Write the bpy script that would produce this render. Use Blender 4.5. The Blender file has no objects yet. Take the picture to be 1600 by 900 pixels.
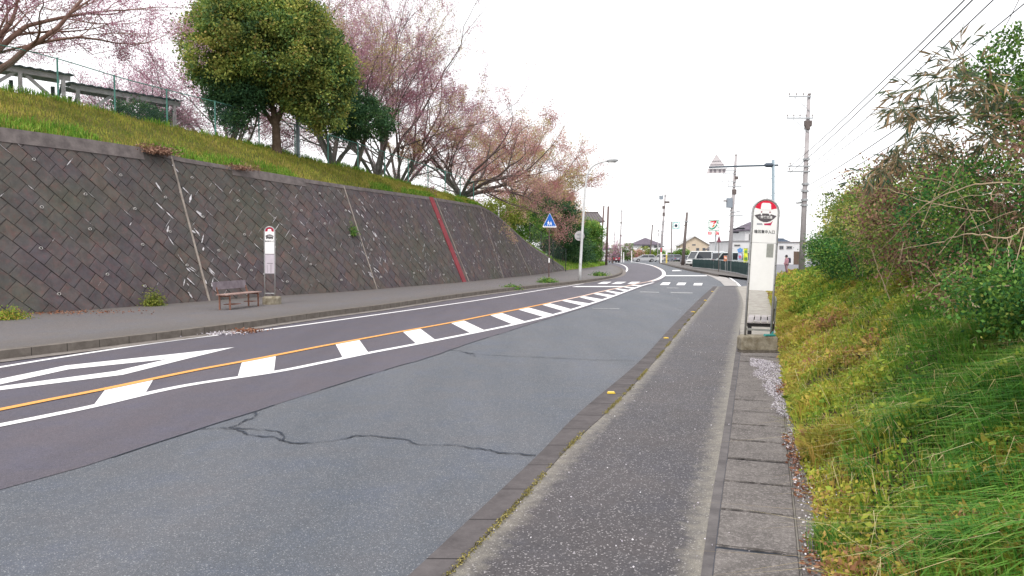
import bpy, bmesh, math, random
import numpy as np
from mathutils import Vector, Matrix, noise as mnoise
R = math.radians
random.seed(7)
rng = np.random.default_rng(11)
sc = bpy.context.scene
C = sc.collection
# ------------------------------------------------------------------ camera, sky, sun, exposure
F = 1150.0; CAMZ = 1.7; PITCH = math.atan(54 / F)
cam = bpy.data.cameras.new('camera'); co = bpy.data.objects.new('camera', cam); C.objects.link(co)
cam.lens = 36 * F / 1600; cam.sensor_width = 36; cam.clip_start = 0.05; cam.clip_end = 3000
co.location = (0, 0, CAMZ); co.rotation_euler = (R(90) - PITCH, 0, 0)
sc.camera = co
SUN_EL, SUN_AZ = 52, 200       # azimuth measured clockwise from +Y
w = bpy.data.worlds.new('World'); sc.world = w; w.use_nodes = True
nt = w.node_tree; nt.nodes.clear()
out = nt.nodes.new('ShaderNodeOutputWorld'); bg = nt.nodes.new('ShaderNodeBackground')
sky = nt.nodes.new('ShaderNodeTexSky'); sky.sky_type = 'NISHITA'; sky.sun_disc = False
sky.sun_elevation = R(SUN_EL); sky.sun_rotation = R(SUN_AZ); sky.dust_density = 4
mixs = nt.nodes.new('ShaderNodeMix'); mixs.data_type = 'RGBA'; mixs.inputs[0].default_value = 0.86
clo = nt.nodes.new('ShaderNodeVectorMath'); clo.operation = 'SCALE'
clo.inputs[0].default_value = (1.0, 0.995, 1.0); clo.inputs['Scale'].default_value = 11.6
nt.links.new(sky.outputs[0], mixs.inputs[6]); nt.links.new(clo.outputs[0], mixs.inputs[7])
nt.links.new(mixs.outputs[2], bg.inputs[0]); bg.inputs[1].default_value = 0.11
nt.links.new(bg.outputs[0], out.inputs[0])
sl = bpy.data.lights.new('sun', 'SUN'); sl.energy = 1.5; sl.angle = R(14); sl.color = (1, 0.95, 0.88)
so = bpy.data.objects.new('sun', sl); C.objects.link(so)
sd = Vector((math.sin(R(SUN_AZ)) * math.cos(R(SUN_EL)), math.cos(R(SUN_AZ)) * math.cos(R(SUN_EL)), math.sin(R(SUN_EL))))
so.rotation_euler = sd.to_track_quat('Z', 'Y').to_euler(); so.location = (0, 0, 40)
sc.view_settings.view_transform = 'Standard'; sc.view_settings.look = 'None'
sc.view_settings.exposure = 0.40; sc.view_settings.gamma = 1; sc.view_settings.use_curve_mapping = False
sc.cycles.max_bounces = 6; sc.cycles.diffuse_bounces = 3; sc.cycles.transparent_max_bounces = 4
sc.cycles.use_denoising = True

# ------------------------------------------------------------------ photograph geometry -> metres
sp_, cp_ = math.sin(PITCH), math.cos(PITCH)
def ray(px, py):
    a = (px - 800) / F; b = (450 - py) / F
    return Vector((a, cp_ + b * sp_, -sp_ + b * cp_))
def G(px, py, z=0.0):
    d = ray(px, py); t = (z - CAMZ) / d.z
    return Vector((d.x * t, d.y * t, z))
def V(px, py, Y):
    d = ray(px, py); t = Y / d.y
    return Vector((d.x * t, Y, CAMZ + d.z * t))
def PX(p):
    y = p.y * cp_ - (p.z - CAMZ) * sp_; u = p.y * sp_ + (p.z - CAMZ) * cp_
    return 800 + F * p.x / y, 450 - F * u / y

# ------------------------------------------------------------------ materials
MT = {}
def mat(name, col, rough=0.8, metal=0.0, var=0.0, scale=8.0, bump=0.0, bscale=60.0, col2=None, emis=None, spec=0.3, detail=5, contrast=(0.35, 0.65)):
    if name in MT: return MT[name]
    m = bpy.data.materials.new(name); m.use_nodes = True; t = m.node_tree; b = t.nodes['Principled BSDF']
    b.inputs['Roughness'].default_value = rough; b.inputs['Metallic'].default_value = metal
    b.inputs['Specular IOR Level'].default_value = spec
    b.inputs['Base Color'].default_value = (*col, 1)
    tc = t.nodes.new('ShaderNodeTexCoord')
    if var or col2:
        n = t.nodes.new('ShaderNodeTexNoise'); n.inputs['Scale'].default_value = scale; n.inputs['Detail'].default_value = detail
        n.inputs['Roughness'].default_value = 0.65
        t.links.new(tc.outputs['Object'], n.inputs['Vector'])
        r = t.nodes.new('ShaderNodeValToRGB')
        c2 = col2 if col2 else tuple(c * (1 + var) for c in col)
        c1 = col if col2 else tuple(c * (1 - var) for c in col)
        r.color_ramp.elements[0].color = (*c1, 1); r.color_ramp.elements[1].color = (*c2, 1)
        r.color_ramp.elements[0].position, r.color_ramp.elements[1].position = contrast
        t.links.new(n.outputs['Fac'], r.inputs['Fac']); t.links.new(r.outputs[0], b.inputs['Base Color'])
    if bump:
        n2 = t.nodes.new('ShaderNodeTexNoise'); n2.inputs['Scale'].default_value = bscale; n2.inputs['Detail'].default_value = 6
        t.links.new(tc.outputs['Object'], n2.inputs['Vector'])
        bp = t.nodes.new('ShaderNodeBump'); bp.inputs['Strength'].default_value = bump; bp.inputs['Distance'].default_value = 0.02
        t.links.new(n2.outputs['Fac'], bp.inputs['Height']); t.links.new(bp.outputs[0], b.inputs['Normal'])
    if emis:
        b.inputs['Emission Color'].default_value = (*col, 1); b.inputs['Emission Strength'].default_value = emis
    MT[name] = m; return m

class NT:
    """tiny node helper"""
    def __init__(s, name, rough=0.85, spec=0.25):
        s.m = bpy.data.materials.new(name); s.m.use_nodes = True; s.t = s.m.node_tree; s.b = s.t.nodes['Principled BSDF']
        s.b.inputs['Roughness'].default_value = rough; s.b.inputs['Specular IOR Level'].default_value = spec
        s.tc = s.t.nodes.new('ShaderNodeTexCoord')
    def noise(s, scale, detail=5, rough=0.6, src='Object', stretch=None):
        n = s.t.nodes.new('ShaderNodeTexNoise'); n.inputs['Scale'].default_value = scale; n.inputs['Detail'].default_value = detail; n.inputs['Roughness'].default_value = rough
        v = s.tc.outputs[src]
        if stretch:
            mp = s.t.nodes.new('ShaderNodeMapping'); mp.inputs['Scale'].default_value = stretch[0]; mp.inputs['Rotation'].default_value = stretch[1]
            s.t.links.new(v, mp.inputs[0]); v = mp.outputs[0]
        s.t.links.new(v, n.inputs['Vector']); return n.outputs['Fac']
    def voro(s, scale, feature='F1', out='Distance'):
        n = s.t.nodes.new('ShaderNodeTexVoronoi'); n.inputs['Scale'].default_value = scale; n.feature = feature
        s.t.links.new(s.tc.outputs['Object'], n.inputs['Vector']); return n.outputs[out]
    def ramp(s, fac, stops):
        r = s.t.nodes.new('ShaderNodeValToRGB'); e = r.color_ramp.elements
        while len(e) < len(stops): e.new(0.5)
        for k, (p, c) in enumerate(stops):
            e[k].position = p; e[k].color = (*c, 1) if isinstance(c, tuple) else (c, c, c, 1)
        s.t.links.new(fac, r.inputs['Fac']); return r.outputs[0]
    def mix(s, fac, a, b, mode='MIX'):
        n = s.t.nodes.new('ShaderNodeMix'); n.data_type = 'RGBA'; n.blend_type = mode
        for k, v in ((0, fac), (6, a), (7, b)):
            if isinstance(v, (int, float)): n.inputs[k].default_value = v
            elif isinstance(v, tuple): n.inputs[k].default_value = (*v, 1)
            else: s.t.links.new(v, n.inputs[k])
        return n.outputs[2]
    def math(s, op, a, b=0.0):
        n = s.t.nodes.new('ShaderNodeMath'); n.operation = op
        for k, v in ((0, a), (1, b)):
            if isinstance(v, (int, float)): n.inputs[k].default_value = v
            else: s.t.links.new(v, n.inputs[k])
        return n.outputs[0]
    def uv(s):
        x = s.t.nodes.new('ShaderNodeSeparateXYZ'); s.t.links.new(s.tc.outputs['UV'], x.inputs[0]); return x.outputs[0], x.outputs[1]
    def attr(s, name):
        a = s.t.nodes.new('ShaderNodeAttribute'); a.attribute_name = name; return a.outputs['Fac']
    def bump(s, h, strength, dist=0.01):
        b = s.t.nodes.new('ShaderNodeBump'); b.inputs['Strength'].default_value = strength; b.inputs['Distance'].default_value = dist
        s.t.links.new(h, b.inputs['Height']); s.t.links.new(b.outputs[0], s.b.inputs['Normal'])
    def done(s, col):
        s.t.links.new(col, s.b.inputs['Base Color']); return s.m

def asphalt(name, base, light, speck, tint2, speckscale=170, amount=0.5, streak=None, dust=None):
    n = NT(name, 0.68, 0.42)
    big = n.noise(0.55, 4, 0.6, stretch=streak)
    med = n.noise(7, 6, 0.7); fine = n.noise(150, 4, 0.8)
    c = n.ramp(big, [(0.3, base), (0.7, tint2)])
    c = n.mix(n.ramp(med, [(0.35, 0.0), (0.75, 0.45)]), c, light)
    g = n.ramp(fine, [(0.36, 0.5), (0.66, 1.5)])
    c = n.mix(1.0, c, g, 'MULTIPLY')
    hue = n.noise(1.4, 5, 0.7)
    c = n.mix(1.0, c, n.ramp(hue, [(0.34, (0.94, 0.98, 1.07)), (0.5, (1.0, 1.0, 1.0)), (0.66, (1.05, 1.0, 0.97))]), 'MULTIPLY')
    c = n.mix(1.0, c, n.ramp(n.noise(26, 4, 0.8), [(0.3, 0.82), (0.7, 1.16)]), 'MULTIPLY')
    v = n.voro(speckscale, out='Color')
    sepx = n.t.nodes.new('ShaderNodeSeparateXYZ'); n.t.links.new(v, sepx.inputs[0])
    sp = n.ramp(sepx.outputs[0], [(1 - 0.22 * amount, 0.0), (1.0, 1.0)])
    dk = n.ramp(sepx.outputs[1], [(0.0, 1.0), (0.25 * amount, 0.0)])
    c = n.mix(sp, c, speck); c = n.mix(n.math('MULTIPLY', dk, 0.55), c, tuple(x * 0.35 for x in base))
    v2 = n.voro(22, out='Distance')      # rare white petals / grit
    c = n.mix(n.ramp(v2, [(0.03, 0.6), (0.06, 0.0)]), c, tuple(min(1, x * 1.3) for x in speck))
    if dust:
        u, vv = n.uv()
        e = n.math('ABSOLUTE', n.math('SUBTRACT', u, 0.5))          # 0 in the middle, .5 at both edges
        nn = n.noise(9, 6, 0.75)
        k = n.math('ADD', e, n.math('MULTIPLY', n.math('SUBTRACT', nn, 0.5), 0.35))
        k2 = n.ramp(k, [(dust[1], 0.0), (dust[2], 0.75)])
        k3 = n.math('MULTIPLY', k2, n.ramp(fine, [(0.3, 0.2), (0.62, 1.0)]))
        c = n.mix(k3, c, dust[0])
    n.bump(fine, 0.5, 0.004)
    return n.done(c)

M_OLD = asphalt('old_asphalt', (0.070, 0.082, 0.102), (0.12, 0.126, 0.143), (0.31, 0.32, 0.34), (0.112, 0.118, 0.135), 165, 0.5, streak=((2.2, 0.35, 1), (0, 0, R(-19))))
M_NEW = asphalt('new_asphalt', (0.076, 0.068, 0.086), (0.108, 0.098, 0.12), (0.2, 0.19, 0.21), (0.105, 0.094, 0.117), 210, 0.2, streak=((2.2, 0.3, 1), (0, 0, R(-22))))
M_PAVE = asphalt('pavement_asphalt', (0.050, 0.045, 0.050), (0.10, 0.092, 0.098), (0.34, 0.32, 0.325), (0.078, 0.070, 0.076), 125, 0.5, dust=((0.36, 0.33, 0.27), 0.36, 0.52))
M_LPAVE = asphalt('left_pavement_asphalt', (0.135, 0.124, 0.128), (0.175, 0.163, 0.165), (0.3, 0.28, 0.27), (0.13, 0.12, 0.12), 110, 0.5, dust=((0.10, 0.085, 0.07), 0.28, 0.5))

def kerb_mat(name, base, step, light):
    n = NT(name, 0.9, 0.2)
    u, v = n.uv()
    c = n.ramp(n.noise(5, 6, 0.7), [(0.3, tuple(x * 0.75 for x in base)), (0.7, light)])
    c = n.mix(n.ramp(n.noise(90, 3, .7), [(0.55, 0.0), (0.75, 0.5)]), c, tuple(x * 1.7 for x in base))
    j = n.math('MODULO', v, step); j = n.math('LESS_THAN', j, 0.014)
    c = n.mix(j, c, tuple(x * 0.35 for x in base))
    n.bump(n.noise(120, 4, 0.7), 0.4, 0.004)
    return n.done(c)
M_KERB = kerb_mat('kerb_concrete', (0.095, 0.085, 0.088), 0.6, (0.13, 0.117, 0.12))
M_KERBL = kerb_mat('left_kerb_concrete', (0.15, 0.13, 0.115), 0.6, (0.21, 0.185, 0.165))
M_CONC = mat('worn_concrete', (0.26, 0.24, 0.22), 0.9, col2=(0.40, 0.38, 0.34), scale=5, bump=0.4)
M_MOSS = mat('moss', (0.12, 0.105, 0.04), 0.95, col2=(0.24, 0.20, 0.08), scale=20, bump=0.8)
def paint(name, col, under, wear=0.55):
    n = NT(name, 0.7, 0.3)
    c = n.ramp(n.noise(14, 6, 0.75), [(wear, col), (wear + 0.14, under)])
    c = n.mix(n.ramp(n.noise(160, 3, .7), [(0.6, 0.0), (0.8, 0.45)]), c, under)
    n.bump(n.noise(200, 3, .7), 0.3, 0.003)
    return n.done(c)
M_WPAINT = paint('white_road_paint', (0.80, 0.79, 0.80), (0.42, 0.40, 0.41), 0.59)
M_WORN = paint('worn_road_paint', (0.42, 0.42, 0.43), (0.16, 0.17, 0.18), 0.46)
M_OPAINT = paint('orange_road_paint', (0.76, 0.36, 0.10), (0.42, 0.24, 0.13), 0.58)
M_OPAINT2 = paint('faded_orange_road_paint', (0.80, 0.58, 0.47), (0.6, 0.45, 0.38), 0.6)
M_TAR = mat('crack_sealant', (0.035, 0.042, 0.06), 0.7, var=0.2)

def foliage(name, stops, transl=0.3, rough=0.6, patch=0.35, pscale=0.9):
    n = NT(name, rough, 0.25)
    n.t.nodes.remove(n.b)
    c = n.ramp(n.attr('var'), stops)
    g = n.ramp(n.noise(pscale, 3, 0.6), [(0.3, 1 - patch), (0.7, 1 + patch)])
    c = n.mix(1.0, c, g, 'MULTIPLY')
    d = n.t.nodes.new('ShaderNodeBsdfPrincipled'); d.inputs['Roughness'].default_value = rough; d.inputs['Specular IOR Level'].default_value = 0.2
    tr = n.t.nodes.new('ShaderNodeBsdfTranslucent'); ms = n.t.nodes.new('ShaderNodeMixShader'); ms.inputs[0].default_value = transl
    n.t.links.new(c, d.inputs['Base Color']); n.t.links.new(c, tr.inputs['Color'])
    n.t.links.new(d.outputs[0], ms.inputs[1]); n.t.links.new(tr.outputs[0], ms.inputs[2])
    o = [x for x in n.t.nodes if x.type == 'OUTPUT_MATERIAL'][0]
    n.t.links.new(ms.outputs[0], o.inputs['Surface'])
    return n.m

# ------------------------------------------------------------------ objects helpers
def tag(o, label=None, cat=None, group=None, kind=None):
    if label: o['label'] = label
    if cat: o['category'] = cat
    if group: o['group'] = group
    if kind: o['kind'] = kind
    return o
def empty(name, loc, label, cat, group=None, rz=0, rot=None, kind=None):
    o = bpy.data.objects.new(name, None); C.objects.link(o); o.location = loc
    o.rotation_euler = rot if rot else (0, 0, rz); o.empty_display_size = 0.3
    return tag(o, label, cat, group, kind)
def copy_tree(o, parent=None):
    c = o.copy(); C.objects.link(c); c.parent = parent
    for ch in list(o.children): copy_tree(ch, c)
    return c

class MB:
    def __init__(s): s.v = []; s.f = []; s.mi = []; s.uv = None
    def add(s, vs, fs, mi=0):
        o = len(s.v); s.v += [tuple(v) for v in vs]; s.f += [tuple(i + o for i in f) for f in fs]; s.mi += [mi] * len(fs); return s
    def box(s, c, size, M=None, mi=0):
        x, y, z = [k / 2 for k in size]; c = Vector(c)
        vs = [Vector((a * x, b * y, d * z)) for a in (-1, 1) for b in (-1, 1) for d in (-1, 1)]
        if M: vs = [M @ v for v in vs]
        vs = [v + c for v in vs]
        return s.add(vs, [(0, 1, 3, 2), (4, 6, 7, 5), (0, 4, 5, 1), (2, 3, 7, 6), (0, 2, 6, 4), (1, 5, 7, 3)], mi)
    def beam(s, a, b, wd, ht, mi=0):
        a = Vector(a); b = Vector(b); d = (b - a); L = d.length; d.normalize()
        sd_ = d.cross(Vector((0, 0, 1)));
        if sd_.length < 1e-3: sd_ = Vector((1, 0, 0))
        sd_.normalize(); up = sd_.cross(d)
        M = Matrix((sd_, d, up)).transposed()
        return s.box((a + b) / 2, (wd, L, ht), M, mi)
    def tube(s, pts, rad, n=8, mi=0, caps=True):
        pts = [Vector(p) for p in pts]
        if not isinstance(rad, (list, tuple)): rad = [rad] * len(pts)
        vs = []; ref = None
        for i, p in enumerate(pts):
            d = (pts[min(i + 1, len(pts) - 1)] - pts[max(i - 1, 0)]).normalized()
            if ref is None:
                ref = Vector((1, 0, 0)) if abs(d.x) < 0.8 else Vector((0, 1, 0))
            a = (ref - d * ref.dot(d)).normalized(); b = d.cross(a); ref = a
            for k in range(n):
                t = 2 * math.pi * k / n; vs.append(p + (a * math.cos(t) + b * math.sin(t)) * rad[i])
        fs = []
        for i in range(len(pts) - 1):
            for k in range(n):
                q = i * n + k; q2 = i * n + (k + 1) % n; fs.append((q, q2, q2 + n, q + n))
        if caps: fs += [tuple(range(n))[::-1], tuple(range((len(pts) - 1) * n, len(pts) * n))]
        return s.add(vs, fs, mi)
    def prism(s, poly, a, b, axis='y', M=None, mi=0):
        """poly of (u, v); extruded between a and b. axis y: (u, t, v); axis x: (t, u, v); axis z: (u, v, t)"""
        f = {'y': lambda p, t: (p[0], t, p[1]), 'x': lambda p, t: (t, p[0], p[1]), 'z': lambda p, t: (p[0], p[1], t)}[axis]
        n = len(poly); vs = [Vector(f(p, a)) for p in poly] + [Vector(f(p, b)) for p in poly]
        if M: vs = [M @ v for v in vs]
        return s.add(vs, [tuple(range(n)), tuple(range(2 * n - 1, n - 1, -1))] + [(i, i + n, (i + 1) % n + n, (i + 1) % n) for i in range(n)], mi)
    def build(s, name, mats, parent=None, smooth=False, bevel=0, fix=True):
        me = bpy.data.meshes.new(name); me.from_pydata(s.v, [], s.f)
        if not isinstance(mats, (list, tuple)): mats = [mats]
        for m in mats: me.materials.append(m)
        if len(mats) > 1: me.polygons.foreach_set('material_index', s.mi)
        if fix:
            bm = bmesh.new(); bm.from_mesh(me); bmesh.ops.recalc_face_normals(bm, faces=bm.faces); bm.to_mesh(me); bm.free()
        if smooth: me.polygons.foreach_set('use_smooth', [True] * len(me.polygons))
        o = bpy.data.objects.new(name, me); C.objects.link(o); o.parent = parent
        if bevel:
            b = o.modifiers.new('bevel', 'BEVEL'); b.width = bevel; b.segments = 2; b.limit_method = 'ANGLE'
        return o

def npmesh(name, verts, faces_n, mat_, parent=None, var=None, smooth=False):
    """verts (N*k,3) grouped by k per face"""
    me = bpy.data.meshes.new(name); k = faces_n; nv = len(verts); nf = nv // k
    me.vertices.add(nv); me.vertices.foreach_set('co', np.ascontiguousarray(verts, dtype=np.float32).ravel())
    me.loops.add(nv); me.loops.foreach_set('vertex_index', np.arange(nv, dtype=np.int32))
    me.polygons.add(nf); me.polygons.foreach_set('loop_start', np.arange(0, nv, k, dtype=np.int32))
    if var is not None:
        a = me.attributes.new('var', 'FLOAT', 'POINT'); a.data.foreach_set('value', np.repeat(var, k).astype(np.float32))
    me.materials.append(mat_); me.update(calc_edges=True)
    o = bpy.data.objects.new(name, me); C.objects.link(o); o.parent = parent
    return o
def unit(a): return a / np.maximum(np.linalg.norm(a, axis=-1, keepdims=True), 1e-9)
def leaves(name, P, L, W, mat_, parent=None, D=None, droop=0.0, var=None, fold=0.15):
    N = len(P)
    if D is None: D = rng.normal(size=(N, 3))
    D = unit(D + np.array([0, 0, -droop])); S = unit(np.cross(D, rng.normal(size=(N, 3)))); U = np.cross(S, D)
    L = np.broadcast_to(L, (N,))[:, None]; W = np.broadcast_to(W, (N,))[:, None]
    v = np.stack([P, P + D * L * .45 + S * W * .5 + U * W * fold, P + D * L, P + D * L * .45 - S * W * .5 + U * W * fold], 1).reshape(-1, 3)
    if var is None: var = rng.random(N)
    return npmesh(name, v, 4, mat_, parent, var)
def blades(name, P, H, W, lean, mat_, parent=None, var=None):
    """curved tapering blades of 2 quads; lean (N,3) horizontal+vertical displacement of the tip per unit height"""
    N = len(P); H = H[:, None]; W = np.broadcast_to(W, (N,))[:, None]
    S = unit(np.cross(lean + rng.normal(size=(N, 3)) * .6, np.array([0, 0, 1.0]))) * W * .5
    up = np.array([0, 0, 1.0])
    m = P + (up * .62 + lean * .3) * H; t = P + (up * .8 + lean * 1.0) * H
    v = np.stack([P - S, P + S, m + S * .75, m - S * .75, m - S * .75, m + S * .75, t + S * .08, t - S * .08], 1).reshape(-1, 3)
    if var is None: var = rng.random(N)
    return npmesh(name, v, 4, mat_, parent, np.repeat(var, 2))

def catmull(pts, sub=8):
    P = [pts[0] * 2 - pts[1]] + pts + [pts[-1] * 2 - pts[-2]]; o = []
    for i in range(1, len(P) - 2):
        for k in range(sub):
            t = k / sub; a, b, c, d = P[i - 1:i + 3]
            o.append(0.5 * ((2 * b) + (c - a) * t + (2 * a - 5 * b + 4 * c - d) * t * t + (3 * b - a - 3 * c + d) * t ** 3))
    o.append(P[-2]); return o
def back(pts, L):      # extend a polyline straight behind its first point
    d = (pts[0] - pts[1]).normalized(); return [pts[0] + d * L] + pts
def arclen(p):
    s = [0.0]
    for a, b in zip(p, p[1:]): s.append(s[-1] + (b - a).length)
    return s
def at_s(p, s, q):
    q = min(max(q, s[0]), s[-1])
    for i in range(len(s) - 1):
        if q <= s[i + 1]:
            t = (q - s[i]) / max(s[i + 1] - s[i], 1e-9); return p[i].lerp(p[i + 1], t)
    return p[-1]
def resample(p, n):
    s = arclen(p); return [at_s(p, s, s[-1] * i / (n - 1)) for i in range(n)]
def pxline(pts, z, smooth=True, ext=0):
    p = [G(a, b, z) for a, b in pts]
    if ext: p = back(p, ext)
    return catmull(p, 6) if smooth else p
def yline(p, ys):       # sample a polyline at given world Y
    Y = [q.y for q in p]; return [Vector((float(np.interp(y, Y, [q.x for q in p])), y, float(np.interp(y, Y, [q.z for q in p])))) for y in ys]

def sheet(name, A, B, z, mat_, thick=0.0, parent=None, n=90, across=1):
    """a strip between two polylines, UV = (across 0..1, metres along); thick > 0 gives it side faces down"""
    A = resample(A, n); B = resample(B, n); s = arclen([(a + b) / 2 for a, b in zip(A, B)])
    vs = []; uv = []
    for a, b, q in zip(A, B, s):
        for k in range(across + 1):
            t = k / across; p = a.lerp(b, t); vs.append((p.x, p.y, z)); uv.append((t, q))
    fs = []; m = across + 1
    for i in range(n - 1):
        for k in range(across): fs.append((i * m + k, i * m + k + 1, (i + 1) * m + k + 1, (i + 1) * m + k))
    if thick:
        o = len(vs)
        for a, q in zip(A, s): vs.append((a.x, a.y, z - thick)); uv.append((0, q))
        for b, q in zip(B, s): vs.append((b.x, b.y, z - thick)); uv.append((1, q))
        for i in range(n - 1):
            fs.append((i * m, (i + 1) * m, o + i + 1, o + i)); fs.append((i * m + across, o + n + i, o + n + i + 1, (i + 1) * m + across))
        fs.append((0, o, o + n, across)); fs.append(((n - 1) * m, (n - 1) * m + across, o + 2 * n - 1, o + n - 1))
    me = bpy.data.meshes.new(name); me.from_pydata(vs, [], fs); me.materials.append(mat_)
    ul = me.uv_layers.new(name='UVMap')
    for l in me.loops: ul.data[l.index].uv = uv[l.vertex_index]
    bm = bmesh.new(); bm.from_mesh(me); bmesh.ops.recalc_face_normals(bm, faces=bm.faces)
    if sum(f.normal.z * f.calc_area() for f in bm.faces) < 0: bmesh.ops.reverse_faces(bm, faces=bm.faces)
    bm.to_mesh(me); bm.free()
    o = bpy.data.objects.new(name, me); C.objects.link(o); o.parent = parent
    return o
def flat(name, polys, z, mat_, kind='structure'):
    mb = MB()
    for p in polys: mb.add([(q.x, q.y, z) for q in p], [tuple(range(len(p)))])
    o = mb.build(name, mat_, fix=False)
    for f in o.data.polygons:
        if f.normal.z < 0: f.flip()
    if kind: o['kind'] = kind
    return o
def ribbon_polys(p, wd):
    out_ = []; N = []
    for i in range(len(p)):
        d = p[min(i + 1, len(p) - 1)] - p[max(i - 1, 0)]; d.z = 0; d.normalize(); N.append(Vector((d.y, -d.x, 0)) * wd / 2)
    for i in range(len(p) - 1): out_.append([p[i] - N[i], p[i] + N[i], p[i + 1] + N[i + 1], p[i + 1] - N[i + 1]])
    return out_
struct = lambda o: tag(o, kind='structure')
#==SETTING==
# ------------------------------------------------------------------ ground and road
M_SOIL = mat('ground_soil', (0.12, 0.12, 0.07), 0.95, col2=(0.2, 0.19, 0.12), scale=0.15)
g = MB(); g.box((0, 800, -0.08), (2400, 2000, 0.06)); struct(g.build('ground', M_SOIL))
LKt = back(pxline([(0, 547), (100, 536), (200, 524.5), (340, 508), (500, 487), (600, 475), (700, 461), (787, 450.5), (860, 443), (900, 439), (935, 434.5), (962, 429), (970, 424), (968, 418.5), (955, 414), (938, 412)], 0.15), 14)
RK_L = back(pxline([(639, 900), (840, 712), (905, 645), (1002, 562), (1051, 509), (1094, 466), (1115, 447.5)], 0.1), 7)
RK_R = back(pxline([(700, 900), (803, 794), (892, 696), (966, 627), (1027, 560), (1072, 505), (1104, 469), (1121, 447.5)], 0.1), 7)
PV_R = back(pxline([(1095, 900), (1112, 780), (1126, 700), (1142, 600), (1151, 540), (1158, 500), (1161, 470), (1152, 447.5)], 0.1), 7)
ST_R = back(pxline([(1113, 900), (1127, 780), (1138, 700), (1150, 600), (1157, 548)], 0.1), 7)
SL_R = back(pxline([(1250, 900), (1240, 800), (1229, 690), (1222, 600), (1218, 548)], 0.1), 7)
OU_R = back(pxline([(1288, 900), (1268, 780), (1244, 690)], 0.1), 7)
FOOT = back(pxline([(1290, 900), (1269, 780), (1243, 690), (1226, 600), (1219, 545), (1214, 510), (1206, 480), (1200, 458), (1206, 443), (1216, 432), (1226, 424)], 0.1), 7)
left_edge = [p.copy() for p in LKt]
rd = MB()
poly = [(p.x - .05, p.y, 0) for p in LKt] + [(-20, 260, 0), (120, 260, 0), (120, 40, 0), (30, 30, 0), (14, 28, 0), (6.5, 12, 0), (1.5, 2, 0), (0, -8, 0)]
rd.add(poly, [tuple(range(len(poly)))]); ro = rd.build('road', M_OLD, fix=False)
if ro.data.polygons[0].normal.z < 0: ro.data.polygons[0].flip()
struct(ro)
seam = pxline([(0, 765), (133, 728), (240, 693), (313, 670), (400, 642), (500, 610), (612, 575), (675, 557), (737, 535), (787, 520), (837, 504), (866, 495.5), (895, 486.5), (924, 477.5), (956, 466), (983, 456), (1007, 448), (1023, 443.5), (1036, 436), (1041, 429), (1037, 421), (1022, 415), (1004, 411.4)], 0.004)
seam = back(seam, 9)
kin = [p + Vector((-.03, 0, 0)) for p in LKt]
o_new = sheet('road_new_asphalt', kin, seam, 0.004, M_NEW, n=140); struct(o_new)
# dark edge of the resurfaced lane (uneven tar line)
jit = [p + Vector((random.uniform(-.012, .012), random.uniform(-.012, .012), 0)) for p in resample(seam, 420)]
struct(flat('road_seam', [q for k, q in enumerate(ribbon_polys(jit[:300], 0.017)) if mnoise.noise(q[0] * 1.3) > -.22], 0.007, M_TAR))
Z1, Z2 = 0.009, 0.013
# markings
wl = pxline([(0, 664), (73, 649.5), (145, 634.5), (285, 603), (428, 581), (500, 567), (575, 551.5), (650, 537.5), (737, 520.5), (800, 507.5), (850, 495.7), (892, 484), (921, 475), (953, 464.5), (980, 454.5), (1004, 446), (1021, 441.5)], Z1)
ol = pxline([(0, 640), (80, 624), (160, 608.5), (300, 579.5), (400, 561), (500, 541.5), (560, 530.5), (625, 518.5), (705, 504), (765, 492), (810, 483.2), (860, 473), (907, 463.3), (940, 455.5), (973, 448.5), (993, 443.8), (1016, 439.6)], Z1)
struct(flat('road_marking_white_line', ribbon_polys(back(wl, 6), 0.15), Z1, M_WPAINT))
struct(flat('road_marking_orange_line', ribbon_polys(back(ol, 6)[:68], 0.13), Z2, M_OPAINT))
struct(flat('road_marking_faded_orange_line', ribbon_polys(ol[66:], 0.13), Z2, M_OPAINT2))
curve = pxline([(1016, 439.8), (1030, 435), (1037.5, 428.5), (1033, 421), (1018, 414.6), (1000, 411), (985, 409)], Z1)
struct(flat('road_marking_curve_line', ribbon_polys(curve, 0.30), Z1, M_WPAINT))
struct(flat('road_marking_curve_centre', ribbon_polys(curve[:24], 0.12), Z2, M_OPAINT2))
hz = [((165, 240), (145, 226)), ((378, 431), (371, 428)), ((524, 561), (536, 576)), ((629, 656), (651, 681)), ((704, 724), (736, 758)), ((765, 783), (802, 822)), ((809, 825), (851, 866)),
      ((846, 858), (883, 894)), ((877, 884), (912, 923)), ((904, 911), (933, 943)), ((926, 932), (953, 961)), ((944, 949), (966, 972)), ((960, 964), (978, 984)), ((973, 977), (989, 994)), ((984, 988), (1000, 1005))]
def onl(p, px, z):      # the point of a world polyline that projects to image column px
    q = [PX(a) for a in p]
    for i in range(len(p) - 1):
        if q[i][0] <= px <= q[i + 1][0]:
            t = (px - q[i][0]) / (q[i + 1][0] - q[i][0]); r = p[i].lerp(p[i + 1], t); return Vector((r.x, r.y, z))
    return Vector((p[-1].x, p[-1].y, z))
hp = [[onl(ol, a[0], 0), onl(ol, a[1], 0), onl(wl, b[1], 0), onl(wl, b[0], 0)] for a, b in hz]
struct(flat('road_marking_hatching', hp, Z1 - .0015, M_WPAINT))
el = pxline([(0, 573.5), (70, 562), (150, 549.5), (220, 539), (290, 529.5), (340, 523.5)], Z1)
struct(flat('road_marking_edge_line', ribbon_polys(back(el, 6), 0.13), Z1, M_WPAINT))
el2 = pxline([(352, 522), (420, 514.5), (500, 504), (625, 486.5), (750, 468.5), (850, 452.5), (880, 448), (912, 443)], Z1)
struct(flat('road_marking_edge_line', ribbon_polys(el2, 0.13), Z1, M_WPAINT))
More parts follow.
